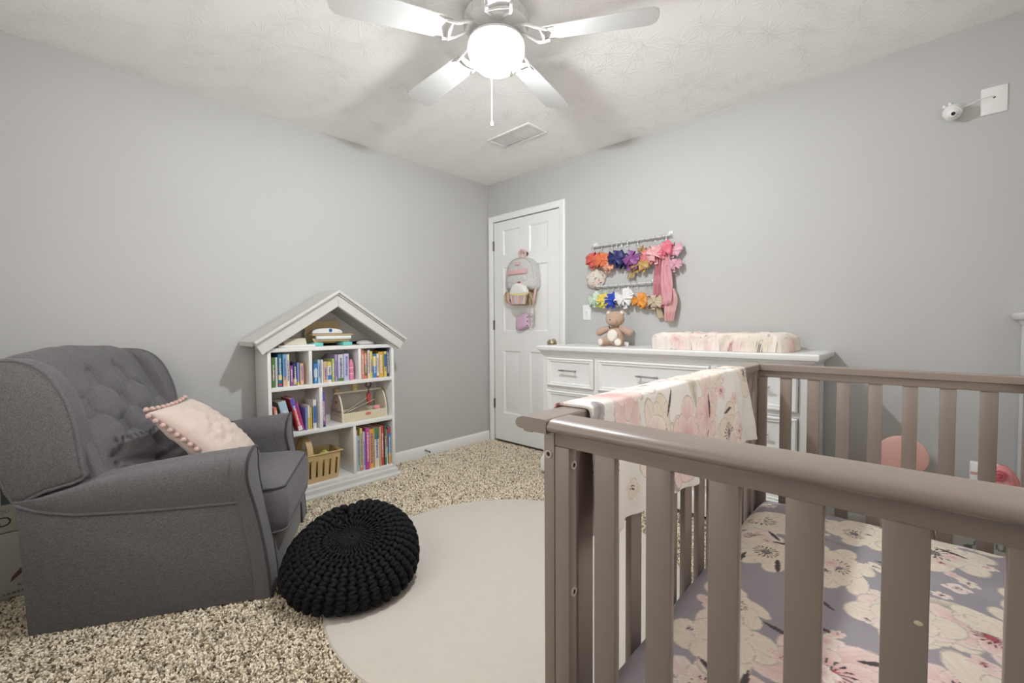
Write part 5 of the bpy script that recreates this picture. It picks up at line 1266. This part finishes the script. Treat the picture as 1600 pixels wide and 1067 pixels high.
kp('top_cap', cap('x', XL + 0.0355, XR - 0.0355, YFA + 0.036, YFA - 0.034, 0.0355), smooth=25)
# rails
for y0 in (YN, YFA - 0.025):
    kp('top_rail', MB().rbox(XL + 0.0255, XR - 0.0255, y0 + 0.0005, y0 + 0.025, 0.871, 0.9003, 0.002))
    kp('bottom_rail', MB().rbox(XL + 0.0255 + .034, XR - 0.0255 - .034, y0 + 0.001, y0 + 0.024, 0.13, 0.19, 0.003))
for x0 in (XL, XR - 0.025):
    kp('top_rail', MB().rbox(x0 + 0.0005, x0 + 0.0245, YN + 0.0625, YFA - 0.0625, 0.868, 0.9003, 0.002))
    kp('bottom_rail', MB().rbox(x0 + 0.001, x0 + 0.024, YN + 0.0625, YFA - 0.0625, 0.13, 0.19, 0.003))
se = MB().rbox(-0.0205, 0.0205, -0.008, 0.008, 0.19, 0.8712, 0.002).mesh('slat', M['crib'], 35)
for y in (YN + 0.0125, YFA - 0.0125):
    for k in range(7): link('slat', se, crib, (2.6435 + 0.0962 * k - CO[0], y - CO[1], 0))
sl2 = MB().rbox(-0.008, 0.008, -0.028, 0.028, 0.19, 0.8685, 0.002).mesh('slat', M['crib'], 35)
for x in (XL + 0.0125, XR - 0.0125):
    for k in range(12): link('slat', sl2, crib, (x - CO[0], -2.153 + 0.1140 * k - CO[1], 0))
def bolt(loc, rot):
    m_ = MB().lathe([(0.0040, -0.001), (0.0045, 0.0024), (0.0078, 0.0024), (0.0086, 0.0)], 18); b = obj('bolt', m_, paint((0.52, 0.44, 0.37), 0.3), crib, 40, (loc[0] - CO[0], loc[1] - CO[1], loc[2]), rot)
    obj('bolt_socket', MB().lathe([(0, 0.0006), (0.0042, 0.0006), (0.0042, -0.001)], 12), M['black'], b)
for z in (0.853, 0.30): bolt((XL + 0.0125, YN, z), (PI / 2, 0, 0)); bolt((XR - 0.0125, YN, z), (PI / 2, 0, 0))
for z in (0.838, 0.60): bolt((XL + 0.0585, YN + 0.014, z), (0, PI / 2, 0))
obj('paint_chip', MB().ell((0, 0, 0), (0.004, 0.0008, 0.003), 8, 5), paint((0.62, 0.56, 0.42)), crib, 60, (2.6435 + 0.0962 * 4 + 0.012 - CO[0], YN + 0.0043 - CO[1], 0.762))
# mattress with printed fitted sheet
mtr = thing('crib_mattress', 'crib mattress in a lavender grey floral fitted sheet', 'mattress', (CO[0], CO[1], 0.20), CR)
nu, nv = 290, 540
hx, hy, hh = 0.383, 0.705, 0.16
U, V_ = np.meshgrid(np.linspace(-1, 1, nu), np.linspace(-1, 1, nv), indexing='ij')
px_, py_ = U * (hx + 0.13), V_ * (hy + 0.13)
ax_, ay_ = np.abs(px_), np.abs(py_)
R_ = 0.07
def fold_(a, hmax):
    fl_ = hmax - R_; t = np.clip((a - fl_) / (R_ * PI / 2), 0, 1)
    return np.where(a < fl_, a, fl_ + R_ * np.sin(t * PI / 2)), np.where(a < fl_, 0, R_ * (1 - np.cos(t * PI / 2)) + np.clip(a - fl_ - R_ * PI / 2, 0, 9))
fx_, dz1 = fold_(ax_, hx); fy_, dz2 = fold_(ay_, hy)
both = np.minimum(fx_ / hx, 1) ** 10 * np.minimum(fy_ / hy, 1) ** 10
sx = fx_ * (1 - 0.035 * both); sy = fy_ * (1 - 0.02 * both)
Zs = hh + 0.016 * (1 - (fx_ / hx) ** 2) * (1 - (fy_ / hy) ** 4) - np.maximum(dz1, dz2)
Zs = np.maximum(Zs, 0.02)
Zs += 0.005 * (noise2(px_ + 9, py_ + 9, 7, 41) - .5) * (Zs > .1) + 0.002 * (noise2(px_ * 3 + 9, py_ + 9, 16, 42) - .5)
cl = floral((px_ + 0.6).ravel(), (py_ + 0.9).ravel(), 77, (0.33, 0.305, 0.335), 0.125, 40, 90, (0.1, 0.1), (1.1, 1.75), 0.24, 0.7, 0.7)
link('fitted_sheet', np_mesh('fitted_sheet', np.stack([np.sign(px_) * sx, np.sign(py_) * sy, Zs], -1).reshape(-1, 3), grid_faces(nu, nv), attr_mat('sheet_print', 0.8, bump=0.1), cl), mtr)
obj('mattress_core', MB().rbox(-hx * .96, hx * .96, -hy * .96, hy * .96, 0.0, 0.10, 0.02), bw, mtr)
obj('support_board', MB().rbox(-hx * .99, hx * .99, -hy * .99, hy * .99, -0.014, -0.001, 0.004), M['crib'], mtr)
# blanket over the left rail
bl = thing('baby_blanket', 'white and pink floral blanket draped over the crib side rail', 'blanket', (*crib_w(XL, -1.6), 0.0), CR)
path = np.array(catmull([(XL - 0.056, 0.56), (XL - 0.052, 0.70), (XL - 0.050, 0.84), (XL - 0.049, 0.895), (XL - 0.044, 0.919), (XL - 0.032, 0.9285), (XL - 0.005, 0.930), (XL + 0.030, 0.9298), (XL + 0.039, 0.922), (XL + 0.041, 0.90), (XL + 0.046, 0.82), (XL + 0.048, 0.74), (XL + 0.050, 0.655)], 12))
sl_ = np.concatenate([[0], np.cumsum(np.hypot(*np.diff(path, axis=0).T))]); LT = sl_[-1]
nu, nv = 300, 400
S_, Y_ = np.meshgrid(np.linspace(0, LT, nu), np.linspace(-2.172, -1.03, nv), indexing='ij')
X_ = np.interp(S_, sl_, path[:, 0]); Z_ = np.interp(S_, sl_, path[:, 1])
hang = np.clip((0.90 - Z_) / 0.25, 0, 1); inside = X_ > XL
fld = np.sin((Y_ + 2.17) * 26 + 1.5 * noise2(Y_, S_, 3, 51) * 6) + 0.6 * np.sin((Y_ + 2.17) * 61 + 2)
X_ = X_ + np.where(inside, 1, -1) * (0.009 * fld * (0.06 + hang) + 0.003 + 0.007 * hang) + 0.004 * (noise2(Y_ * 4, S_ * 5, 4, 52) - .5)
Z_ = Z_ + 0.005 * np.clip(noise2(Y_ * 3, S_ * 3, 8, 57) - .45, 0, 1) * (hang < .2) * np.clip((Y_ + 2.16) / .1, 0, 1) + np.where(hang > 0, 0.010 * np.sin(Y_ * 9 + 1) * hang, 0)
Yd = Y_ + np.where(inside, 1, 0) * (0.018 * hang * np.cos((Y_ + 2.17) / 1.14 * PI) * -1.0)
Yd = Yd + (-0.05 * (1 - hang)) * np.clip((Y_ + 1.25) / 0.22, 0, 1)
X_ = np.where(inside & (Z_ < 0.90), np.maximum(X_, XL + 0.031), X_)
cl = floral(S_.ravel(), (Y_ + 2.2).ravel(), 95, (0.78, 0.755, 0.72), 0.115, 40, 46, (0, 0), (LT, 1.2), 0.8, 0.7, 0.68, 0.7)
bo = link('blanket_cloth', np_mesh('blanket_cloth', np.stack([X_ - XL, Yd + 1.6, Z_], -1).reshape(-1, 3), grid_faces(nu, nv), attr_mat('blanket_print', 0.9, sheen=0.1, bump=0.25, bscale=200), cl), bl)
md = bo.modifiers.new('thick', 'SOLIDIFY'); md.thickness = 0.006; md.offset = 0

# ================================================================== THINGS BEHIND THE CRIB
# pink round-backed kids chair
pch = mat('kids_chair_pink', (0.72, 0.42, 0.36), 0.5, var=0.03); pwd = mat('pale_wood', (0.66, 0.56, 0.40), 0.5, var=0.08, scale=20, stretch=(1, 1, .1))
kc = thing('kids_chair', 'small pink round-backed kids chair with pale wooden legs', 'chair', (2.99, -0.34, 0.012))
obj('backrest', MB().lathe([(0, 0.010), (0.075, 0.009), (0.090, 0.004), (0.092, 0.0), (0.090, -0.006), (0, -0.010)], 36, Matrix.Translation((0, 0.10, 0.475)) @ Matrix.Rotation(PI / 2 - .12, 4, 'X')), pch, kc)
obj('seat', MB().lathe([(0, 0.25), (0.13, 0.25), (0.14, 0.257), (0.14, 0.268), (0.13, 0.275), (0, 0.276)], 36), pch, kc)
for sx_ in (-1, 1):
    for sy_ in (-1, 1): obj('leg', MB().tube([(sx_ * 0.085, sy_ * 0.08, 0.25), (sx_ * 0.135, sy_ * 0.125, 0.0)], [0.013, 0.009], 10), pwd, kc)
obj('back_post', MB().tube([(0, 0.10, 0.27), (0, 0.112, 0.42)], 0.014, 10), pwd, kc)
# leopard print bin
bn = thing('storage_bin', 'white storage bin with grey green leopard print beside the crib', 'bin', (3.245, -0.31, 0.012))
n = 60
def bin_wall(p0, p1, h):
    P = np.linspace(0, 1, n); A_, B_ = np.meshgrid(P, P, indexing='ij')
    X_ = p0[0] + (p1[0] - p0[0]) * A_; Y_ = p0[1] + (p1[1] - p0[1]) * A_; Z_ = h * B_
    s = (X_ + Y_) * 1.0 + 3; v1 = noise2(s, Z_ + 2, 36, 61); v2 = noise2(s + 1, Z_ + 5, 60, 62)
    sp_ = ((v1 > 0.60) & (v1 < 0.82)).astype(float)[..., None] * ((v2 > .28)[..., None])
    c_ = np.array((0.72, 0.73, 0.68)) * (1 - sp_) + np.array((0.26, 0.29, 0.26)) * sp_
    return np.stack([X_, Y_, Z_], -1).reshape(-1, 3), c_.reshape(-1, 3)
lm = attr_mat('leopard_print', 0.7)
for nm, a_, b_ in (('front_side', (-0.1, -0.12), (0.1, -0.12)), ('back_side', (0.1, 0.12), (-0.1, 0.12)), ('left_side', (-0.1, 0.12), (-0.1, -0.12)), ('right_side', (0.1, -0.12), (0.1, 0.12))):
    v_, c_ = bin_wall(a_, b_, 0.26); o = link(nm, np_mesh(nm, v_, grid_faces(n, n), lm, c_), bn); q = o.modifiers.new('thick', 'SOLIDIFY'); q.thickness = 0.006
obj('bin_base', MB().box(-0.1, 0.1, -0.12, 0.12, 0.0, 0.006), bw, bn, 0)
obj('bin_rim', MB().tube([(-0.1, -0.12, 0.26), (0.1, -0.12, 0.26), (0.1, 0.12, 0.26), (-0.1, 0.12, 0.26)], 0.006, 8, True), M['plastic'], bn)
# pink knitted toy in the bin
pt = thing('plush_toy', 'coral pink ribbed plush toy sticking out of the leopard bin', 'soft toy', (3.288, -0.35, 0.021))
kn_ = mat('plush_coral', (0.70, 0.27, 0.27), 0.9, var=0.1, scale=60)
rows = []
for i in range(15):
    t = i / 14; r_ = 0.055 * math.sin(PI * min(1, t * .96 + .03)) ** .6
    rows.append([(r_ * math.cos(a) * (1 + .05 * math.cos(14 * a)), r_ * math.sin(a) * .8 * (1 + .05 * math.cos(14 * a)), 0.28 + 0.235 * t) for a in np.linspace(0, 2 * PI, 57)[:-1]])
obj('ribbed_body', MB().grid(rows, False, True), kn_, pt, 80)
obj('lower_body', MB().lathe([(0, 0.0), (0.06, 0.0), (0.065, 0.15), (0.05, 0.30), (0, 0.31)], 24), kn_, pt, 80)
spi = [(0.022 * (1 - t) * math.cos(14 * t) - 0.012, -0.036 - .006 * t, 0.478 + 0.022 * (1 - t) * math.sin(14 * t)) for t in np.linspace(0, 1, 40)]
obj('spiral', MB().tube(spi, 0.004, 6), paint((0.62, 0.14, 0.18)), pt)
# white doll house toy behind it
dh = thing('white_toy_box', 'white toy box with small dark dots behind the plush toy', 'toy', (3.255, -0.25, 0.021))
obj('box_body', MB().rbox(-0.05, 0.05, -0.02, 0.02, 0, 0.49, 0.006), M['plastic'], dh)
obj('pink_stripe', MB().box(-0.05, 0.05, -0.0206, -0.0202, 0.44, 0.452), paint((0.62, 0.42, 0.42)), dh, 0)
for x_, z_ in ((-0.012, 0.415), (-0.02, 0.468)): obj('dot', MB().ell((x_, -0.021, z_), (0.008, 0.002, 0.006), 10, 6), M['black'], dh)

# tall chest at the right edge of the view
tc_ = thing('tall_chest', 'tall white chest with moulded top at the right edge of the picture', 'chest', (3.487, -0.19, 0))
def tring(p): return [(-0.125 - p[0], 0.186, p[1]), (-0.125 - p[0], -0.16 - p[0], p[1]), (0.125, -0.16 - p[0], p[1]), (0.125, 0.186, p[1])]
obj('chest_body', MB().box(-0.125, 0.125, -0.16, 0.186, 0.06, 1.10), FW, tc_, 0)
tpm = MB().grid([tring(q) for q in [(0.0, 1.085), (0.006, 1.092), (0.012, 1.104), (0.026, 1.112), (0.030, 1.122), (0.030, 1.130), (0.024, 1.137)]], False, True); tpm.add(tring((0.024, 1.137)), [(0, 1, 2, 3)])
obj('moulded_top', tpm, FW, tc_, 25)
for k in range(5):
    dw = obj('drawer', MB().rbox(-0.105, 0.105, -0.178, -0.160, 0.12 + k * 0.19, 0.12 + k * 0.19 + 0.178, 0.004), FW, tc_)
    obj('bar_pull', MB().tube([(-0.05, -0.20, 0.21 + k * .19), (0.05, -0.20, 0.21 + k * .19)], 0.005, 8).tube([(-0.04, -0.178, 0.21 + k * .19), (-0.04, -0.20, 0.21 + k * .19)], 0.004, 8).tube([(0.04, -0.178, 0.21 + k * .19), (0.04, -0.20, 0.21 + k * .19)], 0.004, 8), M['metal'], dw)
for x_ in (-0.1, 0.1):
    for y_ in (-0.13, 0.15): obj('foot', MB().box(x_ - .02, x_ + .02, y_ - .02, y_ + .02, 0.0, 0.06), FW, tc_, 0)
